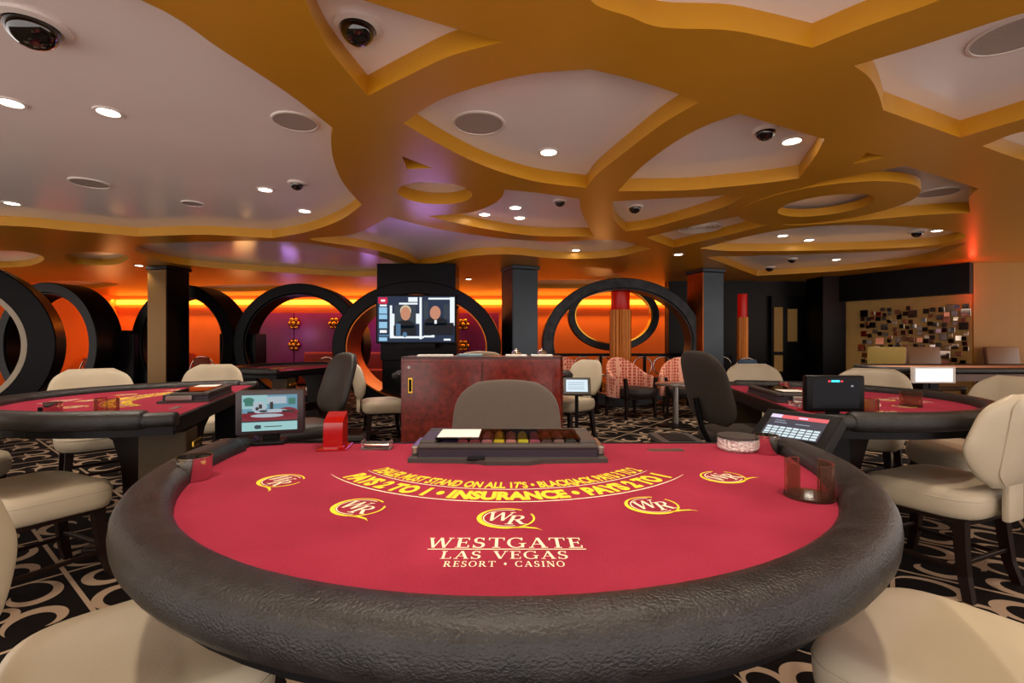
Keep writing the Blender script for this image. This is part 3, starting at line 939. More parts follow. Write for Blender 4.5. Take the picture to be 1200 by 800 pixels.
def tub_chair(label, loc, rz):
    t = T('tub_armchair', label, 'armchair', loc, rz, 'patterned tub armchairs by the railing')
    # curved shell: back and arms in one sweep, open to +y
    n = 30
    inner = []; outer = []
    rs = []
    for i in range(n + 1):
        a = math.radians(200 - 20) * 0 + math.radians(-20 - 140 * 0) 
    for i in range(n + 1):
        a = math.radians(-200 + 220 * i / n)      # from left arm round the back to the right arm
        k = max(0, math.cos(a + PI / 2))          # 1 at the back
        zt = 0.60 + 0.26 * k ** 1.3
        ci, si = math.cos(a), math.sin(a)
        R0, R1 = 0.29, 0.35
        zb = 0.30
        rs.append([(R1 * ci, R1 * si, zb), (R1 * 1.02 * ci, R1 * 1.02 * si, zt - .03), (R1 * .98 * ci, R1 * .98 * si, zt), (R0 * 1.02 * ci, R0 * 1.02 * si, zt), (R0 * ci, R0 * si, zt - .03), (R0 * ci, R0 * si, zb)])
    MB().rings(rs).build('shell', TUBFAB, t, smooth=45)
    base = superell(0.285, 0.30, 3.2, 30)
    MB().rings([[(p[0] * k, p[1] * k + .03, z) for p in base] for z, k in ((.31, .95), (.34, 1), (.40, 1), (.43, .95), (.44, .7))]).build('seat_cushion', BLACKFAB, t, smooth=50)
    MB().box((0, .02, .30), (.5, .5, .04), bev=.01).build('seat_frame', DKWOOD, t)
    for sx, sy in ((-1, 1), (1, 1), (-1, -1), (1, -1)):
        MB().rings([[(sx * .25 + a * h + sx * dx, sy * .22 + b * h, z) for a, b in ((-1, -1), (1, -1), (1, 1), (-1, 1))] for z, h, dx in ((0, .016, .02), (.30, .024, 0), (.58 if sy > 0 else .3, .022, .03))]).build('leg', DKWOOD, t)
    return t
tub_chair('patterned red tub armchair in front of the fluted orange column', (1.74, 7.1, 0), face(0.45, -0.9))
tub_chair('patterned red tub armchair half hidden by the charcoal dealer chair', (2.54, 7.15, 0), face(-0.2, -1))
tub_chair('patterned red tub armchair half hidden by the cream chair near the cabinet', (0.96, 7.5, 0), face(0.5, -0.85))
# ------------------------------------------------------------------ ceiling fixtures
WARM = (1.0, 0.86, 0.68)
def downlight(px, py, label, z=WHITE_Z, w=1.0, loc=None, r=0.055):
    q = PZ(px, py, z) if loc is None else Vector(loc)
    o = T('ceiling_downlight', label, 'downlight', q, 0, 'recessed ceiling downlights')
    MB().rings([[(a * math.cos(2*PI*i/24), a * math.sin(2*PI*i/24), zz) for i in range(24)] for a, zz in ((r + .018, 0.0), (r + .016, -.006), (r, -.007), (r - .004, -.001), (r - .004, 0.0))], cap=False).build('trim_ring', TRIMW, o, smooth=40)
    MB().cyl(r - .005, -.003, -.001, 24).build('lens', LENS, o)
    spot(o, (0, 0, -.02), SPOT_W * w, WARM, 116, 0.6, 0.035)
    return o
DL = [
 (12, 120, 'lit downlight at the left edge of the big white bay', WHITE_Z),
 (127, 131, 'brightest lit downlight in the big white bay on the left', WHITE_Z),
 (311, 222, 'lit downlight beside the small dome camera in the left bay', WHITE_Z),
 (14, 238, 'lit downlight low at the far left of the white bay', WHITE_Z),
 (357, 247, 'lit downlight in the tip of the left bay near its gold edge', WHITE_Z),
 (643, 178, 'lit downlight alone in the centre bay beside the round speaker', WHITE_Z),
 (928, 165, 'lit downlight next to the dome camera right of centre', WHITE_Z),
 (604, 243, 'lit downlight, uppermost of the three below the centre bay', WHITE_Z),
 (568, 251, 'lit downlight, leftmost of the three below the centre bay', WHITE_Z),
 (609, 255, 'lit downlight, lowest of the three below the centre bay', WHITE_Z),
 (675, 293, 'lit downlight in the bay above the blue-grey column', WHITE_Z),
 (917, 276, 'lit downlight, left one of the pair in the long oval bay', WHITE_Z),
 (948, 281, 'lit downlight, right one of the pair in the long oval bay', WHITE_Z),
 (980, 304, 'lit downlight in the lowest bay above the tan wall', WHITE_Z),
 (1098, 270, 'lit downlight at the right end of the long oval bay', WHITE_Z),
 (163, 311, 'lit downlight above the gold-edged column', GOLD_Z),
 (468, 306, 'lit downlight beside the top of the screen column', WHITE_Z),
 (549, 327, 'lit downlight right of the screen column in the lounge ceiling', GOLD_Z),
 (795, 298, 'lit downlight on the gold band above the right portal', GOLD_Z),
]
for px, py, lab, z in DL:
    downlight(px, py, lab, z)
# the same downlights go on over the near part of the room
for x, y, lab in ((-0.75, 0.55, 'downlight over the left end of the big table, just above the frame'), (0.75, 0.75, 'downlight over the right end of the big table, just above the frame'),
             (0.0, 1.45, 'downlight above the dealer side of the big table'), (2.3, 1.6, 'downlight over the right aisle outside the frame'), (-2.3, 0.4, 'downlight over the left aisle outside the frame')):
    downlight(0, 0, lab, loc=(x, y, GOLD_Z if (x, y) != (-2.3, 0.4) else GOLD_Z))

vd = downlight(0, 0, 'violet tinted downlight over the right aisle outside the frame', loc=(1.7, -0.45, GOLD_Z), w=0.0)
spot(vd, (0, 0, -.02), 38, (.5, .35, 1.0), 116, .6, .05)

def dome(px, py, label, r=0.085, z=WHITE_Z):
    q = PZ(px, py, z)
    o = T('dome_camera', label, 'camera', q, 0, 'ceiling dome cameras')
    MB().lathe([(r * 1.45, 0), (r * 1.42, -.012), (r * 1.1, -.018), (r * 1.05, -.012)], 28).build('mount', TRIMW, o, smooth=40)
    MB().lathe([(r * 1.03 * math.cos(a), -.014 - r * .95 * math.sin(a)) for a in [PI / 2 * k / 8 for k in range(9)]][:-1] + [(0.002, -.014 - r * .95)], 24).build('dome', DOMEGL, o, smooth=60)
    return o
dome(38, 28, 'largest smoked dome camera in the upper left corner', 0.088)
dome(419, 30, 'smoked dome camera in the pointed top bay', 0.068)
dome(348, 214, 'smoked dome camera beside a downlight in the left bay', 0.05)
dome(897, 152, 'smoked dome camera in the bay right of centre', 0.055)
dome(656, 235, 'smoked dome camera below the centre bay', 0.045)
dome(744, 242, 'smoked dome camera in the thin bay left of the gold ring', 0.055)
dome(1075, 271, 'smoked dome camera in the long oval bay', 0.06)
dome(928, 303, 'smoked dome camera, upper of two above the tan wall', 0.055)
dome(902, 313, 'smoked dome camera, lower of two above the tan wall', 0.065)
dome(745, 296, 'smoked dome camera near the screen bay edge', 0.055)
def speaker(px, py, label, r=0.15, z=WHITE_Z):
    q = PZ(px, py, z)
    o = T('ceiling_speaker', label, 'speaker', q, 0, 'round ceiling speakers')
    MB().lathe([(r * 1.05, 0), (r * 1.04, -.008), (r * .96, -.01), (r * .95, -.004)], 36).build('rim', TRIMW, o, smooth=40)
    MB().cyl(r * .95, -.006, -.002, 36).build('grille', GRILLE, o)
speaker(346, 142, 'round grey speaker grille by the gold cusp of the left bay', 0.125)
speaker(561, 144, 'round grey speaker grille in the centre bay')
speaker(1190, 40, 'round speaker grille at the right edge of the ceiling', 0.15)
speaker(1100, 225, 'round speaker grille beside the gold ring disc', 0.15)
speaker(105, 214, 'faint flush speaker disc in the left bay', 0.13)
speaker(226, 238, 'small flush disc low in the left bay', 0.09)
q = PZ(820, 266, WHITE_Z)
v = T('ceiling_vent', 'round louvred air vent in a small bay left of the gold ring', 'vent', q)
for k in range(4):
    r = .05 + .05 * k
    MB().rings([[(a * math.cos(2*PI*i/28), a * math.sin(2*PI*i/28), zz) for i in range(28)] for a, zz in ((r, -.005), (r + .035, -.02), (r + .03, -.005))], cap=False).build('louvre', TRIMW, v, smooth=40)

# ------------------------------------------------------------------ burl cabinet in the pit
pa_ = PX(470, 418, 4.0); pb_ = PX(661, 418, 4.0)
cw = pb_.x - pa_.x; cz = pa_.z; cx_ = (pa_.x + pb_.x) / 2
cb = T('pit_cabinet', 'glossy red-brown burl cabinet standing behind the dealer', 'cabinet', (cx_, 4.0, 0))
outl = [(-cw/2, 0), (cw/2 - .08, 0), (cw/2 - .03, .02), (cw/2, .08), (cw/2, .42), (-cw/2, .42)]
MB().prism(outl, 0.08, cz - .02).build('body', BURL, cb)
MB().prism([(p[0] * 1.0, p[1]) for p in outl], cz - .02, cz).build('top', mat('cabinet_top', '#4a2015', rough=.3), cb)
MB().box((0, .21, .04), (cw - .08, .36, .08)).build('plinth', BLACKLAC, cb)
for x0, x1 in ((-cw/2 + .005, -.005), (.0, cw/2 - .09)):
    dd = MB().box(((x0 + x1) / 2, -.008, (cz + .06) / 2), (x1 - x0 - .006, .018, cz - .14), bev=.003).build('door', BURL, cb)
    if x0 < -.1:
        MB().box((x0 + .075, -.019, cz - .235), (.04, .008, .13), bev=.003).build('pull_plate', BRASS, dd)
        MB().box((x0 + .075, -.024, cz - .235), (.022, .004, .1)).build('pull_recess', BLACKPL, dd)
        MB().cyl(.012, 0, .01, 16, Tr(x0 + .065, -.017, cz - .085) @ Rx(PI / 2)).build('lock', STEEL, dd)
papr = MB()
papr.box((0, 0, .006), (.3, .21, .012))
o = papr.build('paper_stack', PAPER, None); o.location = (cx_ - .42, 4.2, cz); o.rotation_euler.z = .1
tag(o, 'white paper stack on the left of the burl cabinet top', 'papers')
o = MB().box((0, 0, .009), (.2, .16, .018), bev=.003).build('notebook', mat('teal_cover', '#7a9aa6', rough=.6)); o.location = (cx_ - .12, 4.2, cz); o.rotation_euler.z = -.1
tag(o, 'pale blue notebook beside the papers on the cabinet', 'notebook')
for k, (dx, lab) in enumerate(((.28, 'left silver service bell on a tray on the cabinet top'), (.50, 'right silver service bell on a tray on the cabinet top'))):
    b_ = T('desk_bell', lab, 'bell', (cx_ + dx, 4.18, cz), 0, 'desk bells')
    MB().box((0, 0, .007), (.18, .16, .014), bev=.004).build('tray', PAPER, b_)
    MB().lathe([(.045, .014), (.043, .03), (.03, .048), (.012, .055), (.006, .058), (.008, .066), (.004, .07)], 20).build('dome', CHROME, b_, smooth=60)

# ------------------------------------------------------------------ wall screen
def rect_mesh(mb, u0, v0, u1, v1, W, Hh, y):
    mb.add([((u0 - .5) * W, y, (v0 - .5) * Hh), ((u1 - .5) * W, y, (v0 - .5) * Hh), ((u1 - .5) * W, y, (v1 - .5) * Hh), ((u0 - .5) * W, y, (v1 - .5) * Hh)], [(0, 1, 2, 3)])
def blob(mb, cu_, cv, ru, rv, W, Hh, y, n=18, v0=None):
    vs = [((cu_ - .5 + ru * math.cos(2*PI*i/n)) * W, y, (max(cv + rv * math.sin(2*PI*i/n), v0 if v0 is not None else -9) - .5) * Hh) for i in range(n)]
    mb.add(vs, [tuple(range(n))])
tvY = 7.28
ta = PX(442, 347, tvY); tb = PX(532.5, 400.5, tvY)
W_tv, H_tv = tb.x - ta.x, ta.z - tb.z
tv = T('wall_screen', 'lit flat screen on the black column showing two people in suits', 'screen', ((ta.x + tb.x) / 2, tvY + .02, (ta.z + tb.z) / 2))
MB().box((0, .03, 0), (W_tv + .05, .06, H_tv + .05), bev=.008).build('bezel', BLACKPL, tv)
MB().box((0, .02, -H_tv / 2 - .06), (W_tv * .5, .05, .07)).build('speaker_bar', BLACKPL, tv)
E = 0.85
def scr(parent, name, colr, rects, W, Hh, y, blobs=(), s=E):
    for it in list(rects) + list(blobs):
        mb = MB()
        if it in rects: rect_mesh(mb, *it, W, Hh, y)
        else: blob(mb, *it[:4], W, Hh, y, v0=it[4] if len(it) > 4 else None)
        mb.build(name, glow('screen_' + colr, colr, s), parent)
scr(tv, 'screen', '#1c2c44', [(0, 0, 1, 1)], W_tv, H_tv, -.0015)
scr(tv, 'sidebar_graphic', '#8fc0e0', [(.02, .62, .125, .76), (.02, .5, .125, .6), (.02, .3, .125, .44), (.02, .02, .125, .10)], W_tv, H_tv, -.003)
scr(tv, 'logo_graphic', '#c81840', [(.01, .84, .13, .98)], W_tv, H_tv, -.003)
scr(tv, 'caption_graphic', '#f0f4f8', [(.03, .78, .12, .82), (.03, .2, .12, .26), (.86, .03, .95, .07), (.045, .885, .10, .93)], W_tv, H_tv, -.0045)
scr(tv, 'frame_graphic', '#e8f0f4', [(.16, .08, .19, .80), (.16, .08, .6, .125), (.545, .06, .575, .98), (.6, .10, .74, .14), (.70, .14, .74, .22), (.94, .36, 1.0, .98), (.66, .93, 1.0, .97), (.28, .82, .52, .86), (.19, .12, .22, .62), (.5, .40, .545, .62), (.40, .88, .52, .98)], W_tv, H_tv, -.003)
scr(tv, 'backdrop_graphic', '#2e3a44', [(.22, .42, .5, .80), (.6, .5, .66, .9), (.86, .5, .93, .82)], W_tv, H_tv, -.003)
scr(tv, 'suit_graphic', '#0a1018', [(.21, .14, .5, .36), (.6, .15, .99, .42)], W_tv, H_tv, -.0045, [(.36, .36, .12, .12, .3), (.76, .42, .15, .13, .36)])
scr(tv, 'shirt_graphic', '#4a7090', [(.24, .14, .30, .40), (.02, .12, .15, .16)], W_tv, H_tv, -.006, [(.355, .16, .03, .06)])
scr(tv, 'face_graphic', '#c08468', [], W_tv, H_tv, -.006, [(.365, .62, .065, .15), (.75, .64, .07, .15)])
scr(tv, 'hair_graphic', '#c8b89a', [], W_tv, H_tv, -.005, [(.365, .68, .072, .13), ])
scr(tv, 'collar_graphic', '#f4f4f4', [(.74, .40, .77, .48)], W_tv, H_tv, -.0075)

# ------------------------------------------------------------------ things on the big table
def monitor(name, label, loc, rz, w, h, stand, content, tilt=0.0, cat='monitor'):
    t = T(name, label, cat, loc, rz)
    MB().box((0, .005, .006), (w * .46, .10, .012), bev=.004).build('foot', BLACKPL, t)
    MB().box((0, .02, stand / 2 + .01), (.05, .03, stand), bev=.004).build('stand', BLACKPL, t)
    M = Tr(0, 0, stand + h / 2 - .005) @ Rx(tilt)
    MB().box((0, .012, 0), (w, .04, h), M, bev=.008).build('housing', content[0], t, smooth=40)
    for nm, colr, rects, y, blobs, s in content[1]:
        for it in list(rects) + list(blobs):
            mb = MB()
            if it in rects: rect_mesh(mb, *it, w * .8, h * .8, y - .008)
            else: blob(mb, *it[:4], w * .8, h * .8, y - .008)
            o = mb.build(nm, glow('screen_' + colr + str(s), colr, s) if s else mat('screen_dark', '#15161c', rough=.3, spec=.1), t)
            o.data.transform(M)
    return t
pic = (mat('bezel_brown', '#2c2428', rough=.4), [
 ('screen', '#6aa0b8', [(0, 0, 1, 1)], -.0012, [], .6),
 ('picture_sky', '#9fd0d4', [(0, .62, .45, 1)], -.002, [], .6),
 ('picture_field', '#8a2434', [(0, .27, 1, .5)], -.002, [(.82, .5, .2, .14), (.2, .42, .2, .1)], .55),
 ('picture_building', '#b9c8d4', [(.45, .75, .8, .95)], -.0028, [(.3, .66, .13, .17), (.6, .55, .22, .05), (.45, .42, .3, .05)], .6),
 ('picture_shadow', '#3c3a3e', [(.3, .62, .36, .74), (.5, .6, .56, .8), (.72, .5, .95, .56), (.1, .5, .22, .55), (0, .25, 1, .28)], -.0036, [(.27, .62, .03, .05), (.38, .55, .08, .03)], .3),
 ('picture_tree', '#3f8a7a', [(.05, .7, .2, .85), (.84, .72, .97, .9)], -.0032, [(.12, .86, .1, .08)], .5),
 ('status_bar', '#a8dcdc', [(0, 0, 1, .24)], -.0028, [], .6),
 ('status_text', '#3a5a66', [(.4, .1, .72, .125), (.3, .06, .34, .16)], -.0036, [(.27, .11, .05, .06)], .4)])
monitor('table_monitor', 'small monitor with a colourful picture on the big table, left side', PZ(317, 519, FELT_Z), math.radians(17), .212, .150, .035, pic)

# red card shoe
p = PZ(393, 524, FELT_Z)
sh = T('card_shoe', 'upright glossy red card shoe on the big table beside the monitor', 'card shoe', p, .12)
M = Matrix(((0, 0, 1, 0), (1, 0, 0, 0), (0, 1, 0, 0), (0, 0, 0, 1)))
MB().prism([(-.035, .005), (.045, .005), (.040, .112), (.0, .100), (-.03, .085)], -.030, .030, M).build('body', REDACR, sh)
MB().box((.0, -.005, .003), (.095, .105, .006), bev=.002).build('base', REDACR, sh)
MB().box((.03, -.052, .009), (.02, .012, .012), bev=.003).build('foot_tab', REDACR, sh)
# clear card cutter holder
p = PZ(442, 526, FELT_Z)
cc = T('card_holder', 'small clear acrylic card holder left of the chip tray', 'card holder', p)
MB().box((0, 0, .003), (.095, .035, .006), bev=.001).build('base', CLEAR, cc)
for s in (-1, 1):
    MB().box((s * .044, 0, .017), (.006, .033, .024), bev=.001).build('side', CLEAR, cc)
MB().box((0, .014, .014), (.082, .004, .018)).build('back', CLEAR, cc)
MB().cyl(.006, -.04, .04, 10, Tr(0, 0, .012) @ Ry(PI / 2)).build('roller', CHROME, cc)

def chip_tray(label, tab, x=0.0, rot=0.0):
    p = on_table(tab, x, -0.135)
    t = T('chip_tray', label, 'chip tray', p, tab.rotation_euler.z + rot, 'covered chip trays')
    # base lip with the dipped front
    MB().prism([(-.275, .125), (.275, .125), (.285, -.125), (.10, -.135), (.06, -.155), (-.06, -.155), (-.10, -.135), (-.285, -.125)], 0, .012).build('base_lip', GREYPL, t)
    MB().prism([(-.262, .12), (.262, .12), (.258, -.105), (-.258, -.105)], .012, .034).build('body', mat('aubergine_plastic', '#2a2230', rough=.4), t)
    # sloped lid frame of four bars
    zl = .036
    MB().box((0, .105, zl + .01), (.52, .035, .02), bev=.005).build('lid_frame', GREYPL, t)
    MB().box((0, -.085, zl + .004), (.52, .04, .012), bev=.004).build('lid_frame', GREYPL, t)
    for s in (-1, 1):
        MB().box((s * .237, .01, zl + .008), (.05, .16, .018), bev=.005).build('lid_frame', GREYPL, t)
        MB().box((s * .272, -.02, .026), (.022, .13, .028), bev=.006).build('latch', STEEL, t)
    MB().box((.03, .01, .035), (.37, .15, .004)).build('well', mat('tray_well', '#1a1214', rough=.6), t)
    cols = ['#7a2a30', '#7a2a30', '#b06a6a', '#e0c81c', '#c88078', '#d8d020', '#a85060', '#5c4038', '#8a6a60', '#44403c']
    for k, cl in enumerate(cols):
        MB().cyl(.0165, -.05, .05, 14, Tr(-.135 + k * .036, .0, .040) @ Rx(PI / 2)).build('chip_roll', mat('chip_' + cl, cl, rough=.4), t)
    MB().box((0, .01, zl + .0215), (.43, .165, .002)).build('lid_window', mat('smoked_acrylic', '#b4aca8', rough=.04, trans=1.0, ior=1.06), t)
    MB().box((-.15, .01, zl + .0235), (.125, .125, .0015)).build('float_card', PAPER, t)
    MB().box((-.09, -.133, .014), (.05, .02, .008), bev=.003).build('lock', BLACKPL, t)
    return t
chip_tray('long grey covered chip tray at the dealer side of the big table', TABLE, 0.0)
chip_tray('covered chip tray on the left red table', LT)
chip_tray('covered chip tray on the right red table', RT)

def cup_holder(label, p, r=.04, h=.05, ang=0.0):
    t = T('cup_holder', label, 'cup holder', p, ang, 'chrome cup holders')
    MB().lathe([(r * .95, .001), (r, .004), (r, h), (r * 1.06, h + .002), (r * 1.06, h + .006), (r * .95, h + .006), (r * .94, .006), (.002, .005)], 32).build('cup', CHROME, t, smooth=40)
    MB().box((-r - .012, 0, .015), (.03, .03, .028), bev=.004).build('clip', BLACKPL, t)
    return t
cup_holder('chrome cup holder at the left rail of the big table', PZ(228, 561, FELT_Z), .0385, .052, 0)
cup_holder('chrome cup holder at the right rail of the big table by the glass ashtray', PZ(898, 531, FELT_Z), .033, .052, PI)
cup_holder('chrome cup holder at the tip of the left table', on_table(LT, .53, -.60), .036, .045, 0)
cup_holder('chrome cup holder at the far edge of the right table', on_table(RT, .64, -.37), .036, .045, 0)

def amber(label, p, ang=0.0, r=.048, h=.078):
    t = T('discard_holder', label, 'card holder', p, ang, 'amber acrylic discard holders')
    MB().cyl(r * 1.05, 0, .006, 32).build('base', AMBER, t, smooth=40)
    for a0, a1 in ((-65, 65), (115, 245)):
        rs = []
        for i in range(15):
            a = math.radians(a0 + (a1 - a0) * i / 14)
            rs.append([(r * math.cos(a), r * math.sin(a), .006), (r * math.cos(a), r * math.sin(a), h), ((r - .005) * math.cos(a), (r - .005) * math.sin(a), h), ((r - .005) * math.cos(a), (r - .005) * math.sin(a), .006)])
        MB().rings(rs).build('wall', AMBER, t, smooth=40)
    return t
amber('amber acrylic discard holder at the right rail of the big table', PZ(948, 582, FELT_Z), -.5)
amber('amber acrylic discard holder on the near end of the left table', on_table(LT, .66, -.33), .2)
amber('amber acrylic discard holder on the right table beside its dark monitor', on_table(RT, -.70, -.25), .5)
amber('amber acrylic discard holder at the tip of the right table', on_table(RT, -.30, -.66), .5)

# crystal ashtray
p = PZ(864, 527, FELT_Z)
at = T('glass_ashtray', 'cut crystal ashtray with dark lid at the right of the big table', 'ashtray', p)
vs_ = []
for rr, z in ((.050, 0), (.057, .008), (.057, .036), (.054, .04)):
    ring = []
    for i in range(48):
        a = 2 * PI * i / 48
        k = 1 + .03 * (1 if i % 2 else -1)
        ring.append((rr * k * math.cos(a), rr * k * math.sin(a), z))
    vs_.append(ring)
MB().rings(vs_).build('bowl', mat('cut_crystal', '#e8e4e0', rough=.12, metal=.6, bump=.9, bscale=130), at)
MB().cyl(.06, .0405, .047, 40).build('lid', GREYPL, at, smooth=40)

# tilted touch screen behind the right end of the rail
kp = T('touch_terminal', 'tilted touch screen terminal between the big table and the right table', 'terminal', (1.05, 1.80, 0.0), math.radians(-54))
M = Tr(0, 0, .775) @ Rx(math.radians(-58))
M2 = M @ Matrix(((1, 0, 0, 0), (0, 1, 0, 0), (0, 0, 1, 0), (0, 0, 0, 1)))
MB().box((0, .018, 0), (.27, .05, .19), M, bev=.006).build('housing', BLACKPL, kp)
def kscr(nm, colr, rects, y, s):
    for r in rects:
        mb = MB(); rect_mesh(mb, *r, .20, .13, y)
        o = mb.build(nm, glow('screen_' + colr + str(s), colr, s), kp); o.data.transform(M)
kscr('screen', '#3c3a48', [(0, 0, 1, 1)], -.0085, .8)
kscr('banner', '#d85a60', [(.2, .82, 1, .98)], -.0095, 1.0)
kscr('banner_light', '#d8c8e8', [(0, .82, .2, .98), (.5, .86, .66, .93)], -.0105, 1.0)
kscr('keys', '#c8d8dc', [(.04 + .118 * i, .04 + .11 * j, .14 + .118 * i, .12 + .11 * j) for i in range(8) for j in range(4)], -.0095, 1.0)
kscr('text_line', '#8a92a0', [(.12, .6, .35, .64), (.5, .6, .75, .64), (.12, .7, .3, .73)], -.0095, .9)
MB().box((.0, .08, .60), (.05, .05, .26), bev=.004).build('arm', BLACKPL, kp)
MB().box((.0, .08, .235), (.07, .07, .47), bev=.004).build('post', BLACKPL, kp)
MB().lathe([(.15, 0), (.15, .012), (.05, .03)], 28, Tr(0, .08, 0)).build('foot', BLACKPL, kp, smooth=40)

# ------------------------------------------------------------------ things on the other tables
dk = (BLACKPL, [('screen', '#15161c', [(0, 0, 1, 1)], -.0012, [], 0),
 ('digits', '#30c8d8', [(.40, .90, .58, .97)], -.002, [], 1.6), ('digits_red', '#d83040', [(.33, .90, .385, .96), (.60, .90, .65, .96)], -.002, [], 1.2),
 ('logo_mark', '#a8a8b8', [(.82, .74, .87, .80)], -.002, [], .6)])
monitor('table_monitor', 'dark monitor with a tiny cyan readout on the right red table', on_table(RT, -.77, -.085), math.radians(-4), .255, .165, .03, dk)
p = on_table(RT, -.57, -.07)
r2 = T('card_shoe', 'small red card shoe partly behind the dark monitor, right table', 'card shoe', p, RT.rotation_euler.z + PI / 2 + .2)
MB().box((0, 0, .055), (.05, .08, .11), bev=.004).build('body', REDACR, r2)
MB().box((0, 0, .003), (.09, .10, .006), bev=.001).build('base', REDACR, r2)
p = on_table(RT, -.38, -.07)
o = MB().box((0, 0, .012), (.10, .045, .024), bev=.004).build('card_box', CLEAR); o.location = p; o.rotation_euler.z = RT.rotation_euler.z
tag(o, 'small clear card box beside the right table chip tray', 'card box')
p = on_table(LT, -.55, -.15)
o = T('card_box', 'small clear card box beside the left table chip tray, near the black chair', 'card box', p, LT.rotation_euler.z)
MB().box((0, 0, .003), (.12, .06, .006)).build('base', CLEAR, o)
for s in (-1, 1): MB().box((s * .057, 0, .028), (.006, .055, .045)).build('side', CLEAR, o)

# tablet on a stand beside the cabinet
q = PX(676, 452, 4.75)
tbl = T('tablet_stand', 'tablet with a bright white screen right of the burl cabinet', 'tablet', (q.x, q.y, 0), math.radians(-6))
M = Tr(0, 0, q.z) @ Rx(math.radians(-38))
MB().box((0, .012, 0), (.27, .03, .20), M, bev=.008).build('housing', GREYPL, tbl)
mb = MB(); rect_mesh(mb, 0, 0, 1, 1, .21, .14, -.0045); o = mb.build('screen', glow('screen_white', '#cfe0ec', .9), tbl); o.data.transform(M)
mb = MB()
for j in range(4): rect_mesh(mb, .1, .2 + .17 * j, .85, .24 + .17 * j, .21, .14, -.0055)
o = mb.build('screen_text', glow('screen_grey', '#8098a8', .7), tbl); o.data.transform(M)
MB().box((0, .07, q.z / 2 - .02), (.035, .035, q.z - .02), bev=.004).build('post', BLACKPL, tbl)
MB().lathe([(.14, 0), (.14, .012), (.04, .03)], 24, Tr(0, .07, 0)).build('foot', BLACKPL, tbl, smooth=40)

# low black step boxes on the carpet behind the dealer
for (px0, px1, py, lab) in ((352, 446, 500, 'low black floor platform left of the red card shoe'), (757, 806, 506, 'low black floor platform right of the chip tray')):
    Y = FPX * (H - .1) / (py - 400)
    a = PX(px0, py, Y); b = PX(px1, py, Y)
    t = T('floor_platform', lab, 'platform', ((a.x + b.x) / 2, Y - .3, 0), 0, 'low floor platforms')
    w = b.x - a.x
    MB().box((0, 0, .075), (w - .03, .55, .05), bev=.008).build('deck', GREYPL, t)
    for s in (-1, 1): MB().box((s * (w / 2 - .06), 0, .025), (.06, .45, .05)).build('runner', BLACKPL, t)
    MB().box((0, .0, .103), (w - .2, .4, .006)).build('mat', BLACKPL, t)

# ------------------------------------------------------------------ railing with hoops behind the armchairs
rl = T('hoop_railing', 'black railing with chrome hoops behind the patterned armchairs', 'railing', (2.0, 8.75, 0))
MB().box((0, 0, .86), (4.0, .06, .05), bev=.01).build('top_bar', BLACKLAC, rl)
MB().box((0, 0, .12), (4.0, .04, .04), bev=.01).build('bottom_bar', BLACKLAC, rl)
for k in range(6):
    MB().box((-1.98 + k * .792, 0, .43), (.05, .05, .86), bev=.006).build('post', BLACKLAC, rl)
for k in range(11):
    cx = -1.8 + k * .36
    MB().tube([(cx + .165 * math.cos(2*PI*i/28), 0, .66 + .165 * math.sin(2*PI*i/28)) for i in range(28)], .012, 8, closed=True).build('hoop', CHROME, rl, smooth=60)
    MB().tube([(cx + .165 * math.cos(2*PI*i/28), 0, .32 + .165 * math.sin(2*PI*i/28)) for i in range(28)], .012, 8, closed=True).build('hoop', CHROME, rl, smooth=60)
# ------------------------------------------------------------------ lounge behind the portals
def sconce(px, py, lab):
    c = PX(px, py, 12.78)
    t = T('wall_sconce', lab, 'wall light', c, 0, 'gold cluster sconces')
    MB().cyl(.07, 0, .03, 16, Tr(0, .04, 0) @ Rx(PI / 2)).build('back_plate', BRASS, t)
    for k in range(7):
        a = 2 * PI * k / 6
        r = .0 if k == 6 else .11
        pt = (r * math.cos(a), -.05 if k == 6 else -.02, r * math.sin(a))
        MB().lathe([(.055 * math.sin(PI * j / 8) + .001, -.055 * math.cos(PI * j / 8)) for j in range(9)], 12, Tr(*pt)).build('ball', BRASS, t, smooth=60)
for k, (px, py, where) in enumerate(((345, 379, 'upper gold sconce in the middle of the purple panels'), (345, 404, 'lower gold sconce in the middle of the purple panels'), (296, 379, 'upper gold sconce at the left end of the purple panels'), (296, 404, 'lower gold sconce at the left end of the purple panels'), (392, 379, 'upper gold sconce beside the portal ring of the screen'), (543, 380, 'upper gold sconce right of the wall screen'), (543, 405, 'lower gold sconce right of the wall screen'))):
    sconce(px, py, where)
def booth(lab, x, y, w, m_, rz=0):
    t = T('lounge_bench', lab, 'bench', (x, y, 0), rz)
    MB().box((0, 0, .22), (w, .6, .36), bev=.05, seg=3).build('seat', m_, t, smooth=50)
    MB().box((0, .28, .55), (w, .16, .55), bev=.06, seg=3).build('backrest', m_, t, smooth=50)
    MB().box((0, 0, .02), (w - .1, .5, .04)).build('plinth', BLACKLAC, t)
OC = mat('orange_upholstery', '#c8481c', rough=.7, var=.08, vscale=8)
booth('orange upholstered bench beyond the left portal rings', PX(143, 0, 9.2).x, 9.2, .9, OC)
booth('long orange bench against the back wall at far left', -10.2 + 1.2, 11.5, 2.6, OC)
booth('red-brown bench below the purple panels', -4.2, 12.3, 2.4, mat('rust_upholstery', '#8a2f1c', rough=.7))
